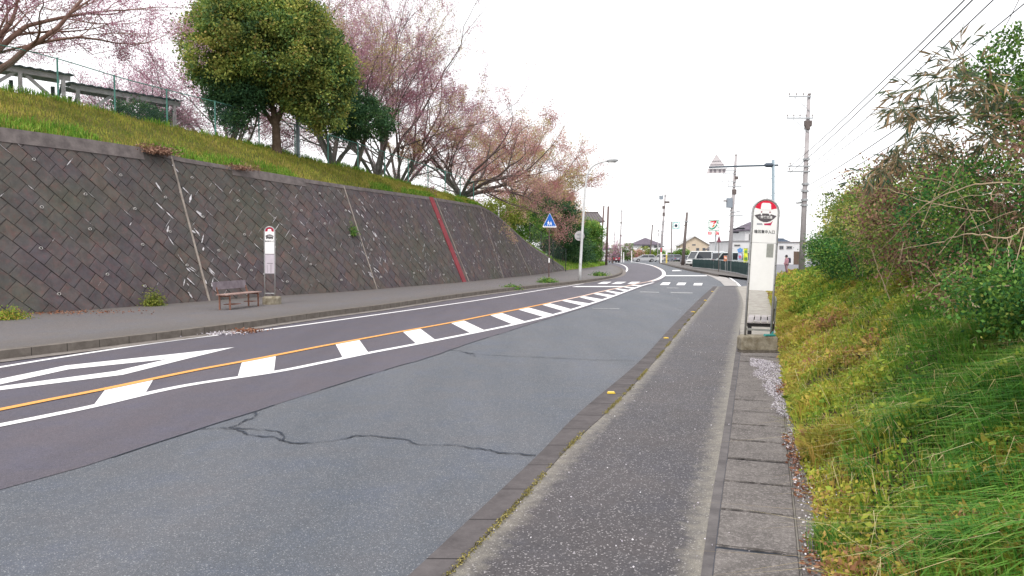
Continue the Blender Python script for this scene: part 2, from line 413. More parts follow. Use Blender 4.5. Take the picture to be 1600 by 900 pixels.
el3 = pxline([(928, 440.2), (945, 436.6), (962, 432), (975, 426.5), (980, 420.5), (976, 415.2), (966, 411.6), (952, 409.5)], Z1)
struct(flat('road_marking_edge_line', ribbon_polys(el3, 0.2), Z1, M_WPAINT))
Q = lambda l, z=Z1: [G(a, b, z) for a, b in l]
tri = [Q([(-90, 605), (-90, 614), (0, 600.5), (0, 592)]), Q([(0, 592), (0, 600.5), (107, 577), (102, 571)]), Q([(102, 571), (107, 577), (262, 561), (285, 551.5)]),
       Q([(285, 551.5), (262, 561), (290, 561), (367, 542.3)]), Q([(-90, 614.5), (-90, 623), (0, 609.5), (0, 603.5)]), Q([(0, 603.5), (0, 609.5), (192, 585.5), (180, 579.8)]), Q([(180, 579.8), (192, 585.5), (290, 561), (262, 561)])]
struct(flat('road_marking_diamond', tri, Z1, M_WPAINT))
cw = [[(933, 443.4), (948, 443.4), (956, 440.3), (942, 440.3)], [(955, 443.6), (969.5, 443.6), (979, 440.3), (964, 440.3)], [(980, 443.4), (992, 443.4), (1001, 440.3), (987, 440.3)],
      [(1031, 445.3), (1044.5, 445.3), (1048, 441.2), (1035.5, 441.2)], [(1056.5, 445.5), (1069.5, 445.5), (1072.5, 441.6), (1060, 441.6)], [(1083, 445.8), (1096.5, 445.8), (1098, 442.3), (1085, 442.3)]]
struct(flat('road_marking_crosswalk', [Q(c) for c in cw], Z1, M_WPAINT))
struct(flat('road_marking_stop_line', [Q([(893, 448.4), (976, 448.4), (979, 447), (901, 447)]), Q([(1036, 431.4), (1105, 431.4), (1104, 430.1), (1036, 430.1)])], Z1 + .001, M_WPAINT))
struct(flat('road_marking_worn_line', [Q([(1000, 456.4), (1030, 457.2), (1030, 456.2), (1000, 455.4)]), Q([(1048, 457.6), (1082, 458.2), (1082, 457), (1048, 456.4)]),
       Q([(1042, 450), (1060, 450.4), (1060, 449.6), (1042, 449.3)]), Q([(925, 482), (968, 482.6), (968, 481.8), (925, 481.4)])], Z1, M_WORN))
struct(flat('road_marking_arrow', [Q([(1050, 423.6), (1066, 423.4), (1060, 421.8), (1051, 422)]), Q([(1088, 424), (1112, 430), (1108, 430), (1085, 424)])], Z1, M_WPAINT))
struct(flat('road_marking_far_edge_line', ribbon_polys(pxline([(1128, 428.5), (1140, 434), (1150, 441), (1156, 447)], Z1), .14), Z1, M_WPAINT))
# sealed cracks in the old lane
cr = [([(318, 668), (345, 668), (372, 672), (392, 679), (425, 681.5), (445, 690), (480, 692.5), (520, 688), (548, 681), (580, 679), (625, 685), (660, 692.5), (720, 697), (780, 705), (836, 712)], .015),
      ([(404, 643), (392, 652), (375, 662), (357, 667), (345, 668)], .014), ([(357, 667), (400, 670), (434, 675), (445, 680), (445, 689)], .016),
      ([(700, 545), (740, 553), (800, 556), (850, 558), (905, 561), (990, 563)], .015), ([(716, 547), (730, 552), (741, 556)], .009)]
cp = []
for pts, wd in cr:
    p = resample(pxline(pts, Z1, False), 26 * len(pts)); p = [q + Vector((mnoise.noise(q * 5) * .05 + mnoise.noise(q * 17) * .025, mnoise.noise(q * 5 + Vector((9, 9, 9))) * .07 + mnoise.noise(q * 19 + Vector((3, 3, 3))) * .035, 0)) for q in p]
    rr = []
    for k, (a_, b_) in enumerate(zip(p, p[1:])):
        w1_ = wd * max(.5, 1.1 + 1.6 * mnoise.noise(p[k] * 6)); w2_ = wd * max(.5, 1.1 + 1.6 * mnoise.noise(p[k + 1] * 6)); d_ = (b_ - a_).normalized(); n_ = Vector((d_.y, -d_.x, 0)) / 2
        rr.append([a_ - n_ * w1_, a_ + n_ * w1_, b_ + n_ * w2_, b_ - n_ * w2_])
    cp += rr
struct(flat('road_crack', cp, Z1, M_TAR))

# ------------------------------------------------------------------ right pavement
struct(sheet('kerb_right', RK_L, RK_R, 0.105, M_KERB, thick=0.11, n=120))
MOSS_LINE = resample(RK_R, 1400)
struct(sheet('pavement_right', RK_R, PV_R, 0.10, M_PAVE, thick=0.1, n=120))
# concrete behind the bus stop and the verge strip under the bank
struct(sheet('path_right', PV_R, [q + Vector((.5, 0, 0)) for q in FOOT if q.y < 40], 0.092, M_CONC, thick=0.09, n=80))
struct(sheet('gutter_strip', PV_R[:30], ST_R, 0.106, mat('gutter_concrete', (0.09, 0.082, 0.085), 0.9, col2=(0.15, 0.138, 0.138), scale=6, bump=.3), n=60))
# slab covers: one bevelled slab each
n = NT('slab_concrete', 0.9, 0.2)
vs_ = n.attr('var')
c = n.ramp(n.noise(3.5, 6, .7), [(.3, (0.085, 0.077, 0.076)), (.7, (0.19, 0.173, 0.165))])
c = n.mix(n.ramp(n.noise(55, 4, .8), [(.5, 0.0), (.62, 0.7)]), c, (0.34, 0.31, 0.30))
c = n.mix(n.ramp(n.noise(140, 3, .8), [(.36, .6), (.46, 0.0)]), c, (0.04, 0.035, 0.035))
n.bump(n.noise(110, 5, .8), .7, .006); M_SLAB = n.done(c)
S1 = resample(ST_R, 200); S2 = resample(SL_R, 200)
struct(sheet('slab_bed', S1, S2, .109, M_TAR, n=90))
ss = arclen(S1); sm = MB(); q = 0.15
ys_ = []; JT = []
while q < ss[-1] - .62:
    L_ = 0.6
    a0 = at_s(S1, ss, q + .014); a1 = at_s(S1, ss, q + L_ - .014)
    def other(p):
        d = (a1 - a0).normalized(); nn = Vector((d.y, -d.x, 0))
        best = min(S2, key=lambda t: abs((t - p).dot(d))); return p + nn * ((best - p).dot(nn))
    b0 = other(a0); b1 = other(a1); zt = .119 + random.uniform(-.003, .003); tl = random.uniform(-.004, .005)
    P4 = [a0 + (b0 - a0) * .006, b0, b1, a1 + (b1 - a1) * .006]; cen = sum(P4, Vector()) / 4
    lo = [Vector((p.x, p.y, .03)) for p in P4]; m_ = [Vector((p.x, p.y, zt - .012)) for p in P4]; hi = [Vector((p.x + (cen.x - p.x) * .03, p.y + (cen.y - p.y) * .03, zt + (tl if k > 1 else -tl))) for k, p in enumerate(P4)]
    sm.add(lo + m_ + hi, [(0, 1, 5, 4), (1, 2, 6, 5), (2, 3, 7, 6), (3, 0, 4, 7), (4, 5, 9, 8), (5, 6, 10, 9), (6, 7, 11, 10), (7, 4, 8, 11), (8, 9, 10, 11)])
    jr = resample([(a0 + b0) / 2 + (a0 - b0) * .5, b0], 14); jr = [Vector((p.x + random.uniform(-.004, .004), p.y - .014 + random.uniform(-.005, .005), 0)) for p in jr]
    JT += [[p - Vector((0, w_, 0)), p + Vector((0, w_, 0)), p2 + Vector((0, w_, 0)), p2 - Vector((0, w_, 0))] for (p, p2), w_ in zip(zip(jr, jr[1:]), [random.uniform(.003, .013) for _ in jr])]
    q += L_
struct(flat('slab_joint_dirt', JT, .1255, mat('joint_dirt', (.055, .048, .044), .95, var=.4, scale=20)))
o = sm.build('pavement_drain_covers', M_SLAB); struct(o)
struct(sheet('kerb_bank', [p + Vector((.012, 0, 0)) for p in SL_R][:len(SL_R) - 6], OU_R, 0.118, M_SLAB, thick=.1, n=60))
# apron and far kerbs round the side road
struct(flat('side_road_apron', [Q([(1102, 428.6), (1117, 428.6), (1136, 434), (1150, 441), (1153, 446.6), (1132, 446.6), (1126, 440), (1113, 433)], .02)], .02, mat('apron_concrete', (.34, .32, .31), .9, col2=(.46, .44, .43), scale=3)))
FKa = pxline([(1030, 411.6), (1050, 417), (1075, 423), (1098, 427.5), (1119, 432.2)], 0.0); FKb = pxline([(1032, 410.2), (1052, 415), (1078, 420.8), (1100, 425), (1123, 429.5)], 0.15)
struct(sheet('kerb_far', FKa, FKb, .15, mat('far_kerb', (.16, .14, .13), .9, var=.3, scale=3), thick=.15, n=30))
FW = [Vector((p.x + 40 * (.35), p.y + .4 * 40 * .0 + 6, 0)) for p in FKb]
struct(flat('pavement_far', [Q([(1034, 410.4), (1052, 414.6), (1078, 420.4), (1100, 424.6), (1123, 429), (1180, 436), (1176, 428), (1120, 416), (1080, 409.2), (1040, 408)], .152)], .152, M_LPAVE))
struct(flat('car_park_surface', [Q([(1040, 407.8), (1080, 409), (1120, 415.5), (1176, 427), (1300, 430), (1400, 405), (1030, 404)], .02)], .02, mat('car_park_asphalt', (.19, .19, .21), .9, var=.15, scale=.5)))

# ------------------------------------------------------------------ left pavement
LW = pxline([(0, 493), (110, 486), (220, 478), (325, 470), (430, 462.5), (540, 455.5), (640, 447.5), (725, 440.5), (800, 433), (850, 427.5), (882, 422.5)], 0.15)
LW = back(LW, 15)
LWx = LW + [G(915, 419, .15), G(945, 414.5, .15), G(940, 411.5, .15)]
struct(sheet('pavement_left', LWx, LKt, 0.15, M_LPAVE, thick=.15, n=140))
LKb = []
for i, p in enumerate(LKt):
    d = LKt[min(i + 1, len(LKt) - 1)] - LKt[max(i - 1, 0)]; d.normalize(); LKb.append(p + Vector((d.y, -d.x, 0)) * .13)
LKi = [a + (a - b) * .35 for a, b in zip(LKt, LKb)]
struct(sheet('kerb_left', LKi, LKb, .156, M_KERBL, thick=.16, n=140))
LKc = [b + (b - a) * 2.4 for a, b in zip(LKt, LKb)]
struct(sheet('gutter_left', LKb, LKc, .016, mat('gutter_left_concrete', (.15, .13, .12), .9, col2=(.26, .235, .22), scale=4, bump=.3), n=140))

# ------------------------------------------------------------------ retaining wall
WS = resample(LW, 260); WA = arclen(WS)
NRM = []
for i in range(len(WS)):
    d = (WS[min(i + 2, len(WS) - 1)] - WS[max(i - 2, 0)]).normalized(); NRM.append(Vector((d.y, -d.x, 0)))
BT = 0.33
topx = [-300, 0, 120, 240, 268, 475, 540, 675, 750, 772, 790, 810, 830, 858, 885]; topy = [162, 202, 218, 236, 246, 281, 291, 309.5, 322, 334, 349, 368, 385, 403, 421]
def wall_pt(s, h, off=0.0):     # s metres along the foot, h metres up
    i = min(max(s / WA[-1] * (len(WS) - 1), 0), len(WS) - 1.001); k = int(i); t = i - k
    b = WS[k].lerp(WS[k + 1], t); n_ = NRM[k].lerp(NRM[k + 1], t)
    nn = Vector((n_.x, n_.y, BT)).normalized()
    return Vector((b.x - n_.x * BT * h, b.y - n_.y * BT * h, .15 + h)) + nn * off
HT = []
for i in range(len(WS)):
    h = 4.5
    for _ in range(25):
        p = wall_pt(WA[i], h);
        if p.y < 3: break
        x, y = PX(p); h += (y - float(np.interp(x, topx, topy))) * p.y / F * .8
        h = max(h, 0.02)
    if WS[i].y < 17: h = None
    HT.append(h)
first = next(h for h in HT if h is not None); HT = [first if h is None else h for h in HT]
# even out
HT = [sum(HT[max(0, i - 2):i + 3]) / len(HT[max(0, i - 2):i + 3]) for i in range(len(HT))]
htop = lambda s: float(np.interp(s, WA, HT))
def s_of(px, h=0.0):            # metres along the wall whose point at height h shows in image column px
    lo, hi = 8.0, WA[-1]
    for _ in range(40):
        m = (lo + hi) / 2; x = PX(wall_pt(m, h))[0]
        if x < px: lo = m
        else: hi = m
    return lo
KV = math.sqrt(1 + BT * BT)
n = NT('wall_block', 0.85, 0.25)
va = n.attr('var')
c = n.ramp(va, [(0, (0.088, 0.074, 0.082)), (.4, (0.098, 0.082, 0.087)), (.8, (0.106, 0.087, 0.086)), (1, (0.12, 0.088, 0.083))])
c = n.mix(n.ramp(n.noise(.35, 4, .6), [(.42, 0.0), (.68, .75)]), c, (0.085, 0.088, 0.066))
c = n.mix(n.ramp(n.noise(1.1, 6, .8, stretch=((2.5, 2.5, .45), (0, 0, 0))), [(.58, 0.0), (.72, .7)]), c, (0.055, 0.05, 0.046))
c = n.mix(1.0, c, n.ramp(n.noise(2.5, 6, .75), [(.3, .7), (.7, 1.25)]), 'MULTIPLY')
c = n.mix(1.0, c, n.ramp(n.noise(5.5, 5, .75), [(.36, (.92, .98, 1.02)), (.5, (1, 1, 1)), (.68, (1.28, .93, .93))]), 'MULTIPLY')
c = n.mix(n.ramp(n.noise(14, 6, .8), [(.60, 0.0), (.78, .5)]), c, (0.34, 0.31, 0.30))
c = n.mix(n.ramp(n.noise(3, 5, .7, stretch=((6, 6, .5), (0, 0, 0))), [(.6, 0.0), (.8, .5)]), c, (0.07, 0.062, 0.062))
n.bump(n.noise(45, 5, .8), .5, .01); M_BLK = n.done(c)
M_MORT = mat('wall_mortar', (0.065, 0.056, 0.058), .95, var=.3)
wall = empty('retaining_wall', WS[0], 'long leaning retaining wall of dark diagonal concrete blocks with grass on top', 'wall')
wall.location = (0, 0, 0); wall['kind'] = 'thing'
mb = MB(); NB = 150
bs = [WA[-1] * i / (NB - 1) for i in range(NB)]
for s in bs: mb.v += [tuple(wall_pt(s, -.3)), tuple(wall_pt(s, htop(s) - .02)), tuple(wall_pt(s, htop(s) - .02, -.6)), tuple(wall_pt(s, -.3, -.6))]
for i in range(NB - 1):
    a = i * 4; b = a + 4
    for k in range(4): mb.f.append((a + k, b + k, b + (k + 1) % 4, a + (k + 1) % 4))
mb.f += [(0, 1, 2, 3), tuple((NB - 1) * 4 + k for k in (3, 2, 1, 0))]; mb.mi = [0] * len(mb.f)
mb.build('wall_core', M_MORT, wall)
# diagonal blocks
BL, BH = 0.47, 0.40
vs = []; fs = []; va = []
smin, smax = s_of(-140), WA[-1]
def clip(poly, f):      # keep f(p) >= 0
    o = []
    for i in range(len(poly)):
        a, b = poly[i], poly[(i + 1) % len(poly)]; fa, fb = f(a), f(b)
        if fa >= 0: o.append(a)
        if (fa >= 0) != (fb >= 0): t = fa / (fa - fb); o.append((a[0] + (b[0] - a[0]) * t, a[1] + (b[1] - a[1]) * t))
    return o
r2 = math.sqrt(.5)
lim = int((smax + 6) / BH) + 4
for r_ in range(-4, lim * 2):
    for c_ in range(-lim, lim):
        u0 = c_ * BL + (r_ % 2) * BL / 2; v0 = r_ * BH
        cs = (u0 + BL / 2 + v0 + BH / 2) * r2; ch = (v0 + BH / 2 - u0 - BL / 2) * r2 + 0
        if cs < smin - 1 or cs > smax + .5 or ch < -.5 or ch > htop(cs) * KV + .4: continue
        g_ = .006
        quad = [(u0 + g_, v0 + g_), (u0 + BL - g_, v0 + g_), (u0 + BL - g_, v0 + BH - g_), (u0 + g_, v0 + BH - g_)]
        quad = [((a + b) * r2, (b - a) * r2) for a, b in quad]
        ht0 = htop(cs - .3) * KV; ht1 = htop(cs + .3) * KV; sl_ = (ht1 - ht0) / .6
        quad = clip(quad, lambda p: (ht0 + (p[0] - cs + .3) * sl_ - .03) - p[1]); 
        if len(quad) < 3: continue
        quad = clip(quad, lambda p: p[1] + .1)
        if len(quad) < 3: continue
        cx = sum(p[0] for p in quad) / len(quad); cy = sum(p[1] for p in quad) / len(quad)
        off = .028 + random.uniform(-.010, .010); tx = random.uniform(-.02, .02); ty = random.uniform(-.025, .025)
        k = len(vs); m = len(quad)
        for p in quad: vs.append(tuple(wall_pt(p[0], p[1] / KV, .002)))
        for p in quad: vs.append(tuple(wall_pt(p[0], p[1] / KV, off - .009 + (p[0] - cx) * tx + (p[1] - cy) * ty)))
        for p in quad:
            qx = cx + (p[0] - cx) * .95; qy = cy + (p[1] - cy) * .95
            vs.append(tuple(wall_pt(qx, qy / KV, off + (qx - cx) * tx + (qy - cy) * ty)))
        v_ = random.random() ** 1.3; va += [v_] * (3 * m)
        for i in range(m):
            j = (i + 1) % m; fs += [(k + i, k + j, k + m + j, k + m + i), (k + m + i, k + m + j, k + 2 * m + j, k + 2 * m + i)]
        fs.append(tuple(k + 2 * m + i for i in range(m)))
me = bpy.data.meshes.new('wall_blocks'); me.from_pydata(vs, [], fs); me.materials.append(M_BLK)
a = me.attributes.new('var', 'FLOAT', 'POINT'); a.data.foreach_set('value', va)
bm = bmesh.new(); bm.from_mesh(me); bmesh.ops.recalc_face_normals(bm, faces=bm.faces); bm.to_mesh(me); bm.free()
o = bpy.data.objects.new('wall_blocks', me); C.objects.link(o); o.parent = wall
# coping
M_COPE = mat('coping_concrete', (0.10, 0.085, 0.085), .9, col2=(0.18, 0.155, 0.15), scale=3, bump=.4)
def wall_band(name, sa, sb, hf0, hf1, off, depth, m, nseg=60):
    b_ = MB()
    for i in range(nseg + 1):
        s = sa + (sb - sa) * i / nseg; h1 = hf1(s); h0 = hf0(s)
        b_.v += [tuple(wall_pt(s, h0, off)), tuple(wall_pt(s, h1, off)), tuple(wall_pt(s, h1, -depth)), tuple(wall_pt(s, h0, -depth))]
    for i in range(nseg):
        a = i * 4; b = a + 4
        for k in range(4): b_.f.append((a + k, b + k, b + (k + 1) % 4, a + (k + 1) % 4))
    b_.f += [(0, 1, 2, 3), tuple(nseg * 4 + k for k in (3, 2, 1, 0))]; b_.mi = [0] * len(b_.f)
    return b_.build(name, m, wall)
s475 = s_of(475, 4.5); s268 = s_of(262, 4.5); s240 = s_of(225, 4.5)
wall_band('coping', smin - .3, s240, lambda s: htop(s) - .36, lambda s: htop(s) + .04, .05, .45, M_COPE)
wall_band('coping', s240 + .02, s475 - 3.5, lambda s: htop(s) - .12, lambda s: htop(s) + .03, .045, .45, M_COPE)
wall_band('coping', s475 - 3.48, s475, lambda s: htop(s) - .30, lambda s: htop(s) + .035, .05, .45, M_COPE)
wall_band('coping', s475 + .02, smax - .05, lambda s: max(htop(s) - .13, 0), lambda s: htop(s) + .03, .042, .45, M_COPE, 90)
# joints and the painted band
M_JNT = mat('wall_joint_filler', (0.30, 0.26, 0.23), .9, var=.25, scale=3)
def upright(name, base_px, top_px, wd, off, m, toph=0.0):
    sa = s_of(base_px, 0); hh = htop(sa); sb = s_of(top_px, hh - .3); b_ = MB(); K = 12
    for i in range(K + 1):
        t = i / K; s = sa + (sb - sa) * t; h = (htop(s) - .02 + toph) * t - .02 * (1 - t)
        for ds, of in ((-wd / 2, .0), (-wd / 2, off), (wd / 2, off), (wd / 2, .0)): b_.v.append(tuple(wall_pt(s + ds, h, of)))
    for i in range(K):
        for k in range(3): a = i * 4 + k; b_.f.append((a, a + 1, a + 5, a + 4))
    b_.mi = [0] * len(b_.f)
    return b_.build(name, m, wall)
upright('expansion_joint', 326, 270, .07, .047, M_JNT); upright('expansion_joint', 588, 539, .05, .047, M_JNT)
upright('expansion_joint', 786, 752, .04, .047, M_JNT); upright('expansion_joint', 829, 800, .09, .047, M_JNT); upright('expansion_joint', 732, 682, .05, .047, M_JNT)
upright('painted_band', 724.5, 675, .48, .062, mat('maroon_paint', (0.20, 0.022, 0.035), .7, col2=(0.27, 0.045, 0.055), scale=2.5), .05)
# lime stains: thin streaks along block edges
M_LIME = mat('lime_stain_surface', (0.22, 0.20, 0.20), .9, col2=(0.72, 0.70, 0.73), scale=9, contrast=(.35, .55))
lm = MB()
def streak(s, h, L, wd, ang):
    dx, dy = math.cos(ang), math.sin(ang); K = 5; top_ = []; bot_ = []
    for i in range(K + 1):
        t = i / K; ww = wd * math.sin(math.pi * min(.97, t * .8 + .18)) * random.uniform(.6, 1.2); cx = s + dx * L * t; cy = h + dy * L * t
        top_.append((cx - dy * ww / 2, cy + dx * ww / 2)); bot_.append((cx + dy * ww / 2, cy - dx * ww / 2))
    vs = [wall_pt(a, b / KV, .043) for a, b in top_ + bot_]
    if all(.02 < b < htop(a) * KV - .15 for a, b in top_ + bot_): lm.add(vs, [(i, i + 1, K + 2 + i, K + 1 + i) for i in range(K)])
def snap(s, h, off):     # nearest block edge of the running bond, direction along rows or across
    u = (s - h) * r2; v = (s + h) * r2; return u, v
for k in range(720):
    s = random.uniform(smin, smax - .5) if random.random() < .25 else random.uniform(s_of(330), smax - .5); h = random.uniform(.1, htop(s) * KV - .2)
    # rotated lattice used for the blocks: u,v from (s,h)
    u = (s - h) * r2; v = (s + h) * r2
    if random.random() < .62: v = round(v / BH) * BH; ang = R(-45)
    else: u = round(u / BL * 2) * BL / 2; ang = R(45)
    s2 = (u + v) * r2; h2 = (v - u) * r2
    streak(s2, h2, random.uniform(.12, .42), random.choice((.007, .009, .011, .014, .022)), ang)
for px_, n_, sz in ((265, 10, 1.4), (308, 7, 1.5), (556, 8, 1.2), (583, 8, 1.2), (770, 18, 1.1), (785, 6, 1), (845, 14, .8), (740, 8, .9), (640, 10, .7)):
    for k in range(n_):
        h = random.uniform(.3, 4.2); s = s_of(px_ + random.gauss(0, 5), 2.2)
        streak(s, min(h, htop(s)), random.uniform(.08, .26) * sz, random.uniform(.014, .05) * sz, R(random.choice((-55, -48, -65, 60))))
for px_, py_ in ((270, 262), (306, 330), (300, 357), (292, 415), (322, 420), (583, 365), (556, 330), (575, 425), (583, 420), (768, 350), (780, 376)):
    for k in range(3):
        h = 2; 
        for _ in range(6): s = s_of(px_, h); y = PX(wall_pt(s, h))[1]; h += (y - py_) * wall_pt(s, h).y / F
        streak(s + random.gauss(0, .05), h * KV + random.gauss(0, .06), random.uniform(.14, .32), random.uniform(.03, .07), R(random.choice((-50, -60, -35))))
lm.build('lime_stain', M_LIME, wall)
# weep holes
M_PIPE = mat('weep_pipe_rim', (.45, .43, .42), .7); M_DARK = mat('dark_opening', (.006, .006, .006), .9)
wp = MB(); wp.tube([(0, 0, -.03), (0, 0, .035)], .042, 12, 0, False); wp.tube([(0, 0, .035), (0, 0, .0)], .031, 12, 0, False)
wp.add([(math.cos(t) * .042, math.sin(t) * .042, .035) for t in np.arange(12) * math.pi / 6] + [(math.cos(t) * .031, math.sin(t) * .031, .035) for t in np.arange(12) * math.pi / 6], [(i, (i + 1) % 12, (i + 1) % 12 + 12, i + 12) for i in range(12)], 0)
wp.add([(math.cos(t) * .03, math.sin(t) * .03, .012) for t in np.arange(12) * math.pi / 6], [tuple(range(12))], 1)
w0 = None; cnt = 0
s = smin + .3; col = 0
while s < smax - 2 and cnt < 95:
    for r_ in range(4):
        h = .55 + r_ * 1.15 + (.5 if col % 2 else 0) + random.uniform(-.12, .12); s_ = s + random.uniform(-.2, .2)
        if h > htop(s_) - .45: continue
        if w0 is None: wo = wp.build('weep_hole', [M_PIPE, M_DARK], wall, fix=False); w0 = wo
        else: wo = w0.copy(); C.objects.link(wo); wo.parent = wall
        p = wall_pt(s_, h, .035); i = min(int(s_ / WA[-1] * (len(WS) - 1)), len(WS) - 2); nn = Vector((NRM[i].x, NRM[i].y, BT)).normalized()
        wo.location = p; wo.rotation_euler = nn.to_track_quat('Z', 'Y').to_euler(); cnt += 1
    s += 1.45; col += 1

# ------------------------------------------------------------------ grass slope and terrace above the wall
rgx = [-400, 0, 60, 100, 200, 290, 360, 450, 540, 620, 700, 745, 790, 830, 890]; rgy = [80, 140, 148, 158, 184, 203, 217, 241, 262, 284, 305, 318, 347, 384, 419]
TOP = []; RID = []; TER = []
sl = [smin - 6 + (smax - smin + 6) * i / 149 for i in range(150)]
for s in sl:
    i = min(max(int(s / WA[-1] * (len(WS) - 1)), 0), len(WS) - 1); n_ = NRM[i]
    t = wall_pt(s, htop(s) + .0, -.12); TOP.append(t)
    px_ = PX(wall_pt(s, htop(s)))[0] if t.y > 3 else -400
    off = float(np.interp(px_, [0, 300, 540, 745, 800, 890], [3.7, 3.4, 2.6, .7, .5, .5]))
    r = Vector((t.x - n_.x * off, t.y - n_.y * off, t.z + 1.5))
    for _ in range(20):
        if r.y < 3: break
        x, y = PX(r); r.z += (y - float(np.interp(x, rgx, rgy))) * r.y / F * .8
    r.z = min(r.z, t.z + off * .66)
    if PX(r)[0] < -250 and RID: pass
    RID.append(r)
ok = next(i for i, r in enumerate(RID) if r.y > 12)
for i in range(ok): RID[i].z = RID[ok].z
TERp = []
gr = MB(); K = 8
SLP = []
for t, r, s in zip(TOP, RID, sl):
    i = min(max(int(s / WA[-1] * (len(WS) - 1)), 0), len(WS) - 1); n_ = NRM[i]; row = []
    for k in range(K + 1):
        q = k / K; p = t.lerp(r, q); p.z += math.sin(q * math.pi) * .12 + mnoise.noise(p * 1.3) * .07 * min(1, q * 5) * min(1, (r - t).length); row.append(p)
    zz = r.z - .35
    for d_ in (1.2, 8, 40): row.append(Vector((r.x - n_.x * d_, r.y - n_.y * d_, (r.z - .05 if d_ < 2 else zz))))
    SLP.append(row); gr.v += [tuple(p) for p in row]
m = K + 4
for i in range(len(sl) - 1):
    for k in range(m - 1): gr.f.append((i * m + k, i * m + k + 1, (i + 1) * m + k + 1, (i + 1) * m + k))
gr.mi = [0] * len(gr.f)
n = NT('slope_turf', .95, .1)
c = n.ramp(n.noise(1.1, 5, .7), [(.3, (.085, .125, .03)), (.5, (.16, .16, .045)), (.72, (.20, .165, .06))])
c = n.mix(1.0, c, n.ramp(n.noise(30, 5, .8), [(.3, .5), (.7, 1.4)]), 'MULTIPLY'); n.bump(n.noise(40, 5, .8), 1, .05); M_TURF = n.done(c)
struct(gr.build('slope_ground', M_TURF, smooth=True))
# low mound past the end of the wall
md = MB(); A_ = [G(884, 421.5, .15), G(915, 418.8, .15), G(946, 414.4, .15), G(950, 411.5, .15)]
endp = SLP[-1]
MND = []
for i in range(13):
    t = i / 12; q = resample(A_, 13)[i]; row = []
    for k in range(7):
        v_ = k / 6; e = Vector((-1, .3 - t * .5, 0)).normalized(); p = q + e * v_ * 16; p.z = .12 + (v_ ** .8) * 3.0 * (1 - t * .55) + mnoise.noise(p * .4) * .25 * min(1, v_ * 4); row.append(p)
    MND.append(row); md.v += [tuple(p) for p in row]
for i in range(12):
    for k in range(6): md.f.append((i * 7 + k, i * 7 + k + 1, i * 7 + k + 8, i * 7 + k + 7))
md.mi = [0] * len(md.f); struct(md.build('mound_ground', mat('mound_turf', (.13, .17, .035), .95, col2=(.24, .26, .06), scale=1.5, bump=1), smooth=True))
# grass blades on the slope
M_GRASS = foliage('slope_grass_blade', [(0, (.13, .20, .035)), (.35, (.26, .31, .05)), (.7, (.42, .38, .075)), (1, (.48, .36, .14))], .35, patch=.35, pscale=1.3)
M_GRASSL = foliage('lush_grass_blade', [(0, (.07, .19, .02)), (.5, (.15, .33, .035)), (.9, (.30, .44, .07)), (1, (.46, .48, .12))], .3, patch=.25, pscale=1.2)
SA = np.array([[list(p) for p in row[:K + 1]] for row in SLP])      # (150, K+1, 3)
def on_slope(N, vmin, vmax, imin=8):
    u = rng.uniform(imin, 148.5, N); v = rng.uniform(vmin, vmax, N) * K; i = u.astype(int); k = np.minimum(v.astype(int), K - 1); fu = (u - i)[:, None]; fv = (v - k)[:, None]
    return (SA[i, k] * (1 - fu) + SA[i + 1, k] * fu) * (1 - fv) + (SA[i, k + 1] * (1 - fu) + SA[i + 1, k + 1] * fu) * fv
P = on_slope(52000, 0.02, 1.02)
nz = np.array([mnoise.noise(Vector(p) * .5) for p in P])
H = rng.uniform(.06, .17, len(P)) * (1 + nz * .5)
tag(blades('slope_grass', P, H, .02, rng.normal(size=(len(P), 3)) * .35 * np.array([1, 1, .2]), M_GRASS, var=np.clip(rng.random(len(P)) * .7 + .3 * (nz + .5), 0, 1)), 'olive and yellow grass covering the slope above the retaining wall', 'grass', kind='stuff')
P = np.concatenate([on_slope(15000, 0.0, .22), on_slope(7000, .9, 1.04)]); keep = np.array([mnoise.noise(Vector(p) * .7) > -.18 for p in P]); P = P[keep]
tag(blades('edge_grass', P, rng.uniform(.12, .32, len(P)), .025, rng.normal(size=(len(P), 3)) * .4 * np.array([1, 1, .2]), M_GRASSL), 'taller fresh green grass along the wall top and along the fence', 'grass', kind='stuff')
MA = np.array([[list(p) for p in row] for row in MND]); N = 16000
u = rng.uniform(0, 11.99, N); v = rng.uniform(0, 4.5, N); i = u.astype(int); k = v.astype(int); fu = (u - i)[:, None]; fv = (v - k)[:, None]
P = (MA[i, k] * (1 - fu) + MA[i + 1, k] * fu) * (1 - fv) + (MA[i, k + 1] * (1 - fu) + MA[i + 1, k + 1] * fu) * fv
tag(blades('mound_grass', P, rng.uniform(.15, .4, N), .05, rng.normal(size=(N, 3)) * .35 * np.array([1, 1, .2]), M_GRASSL, var=rng.random(N) * .6 + .4), 'bright green grass on the mound past the end of the retaining wall', 'grass', kind='stuff')

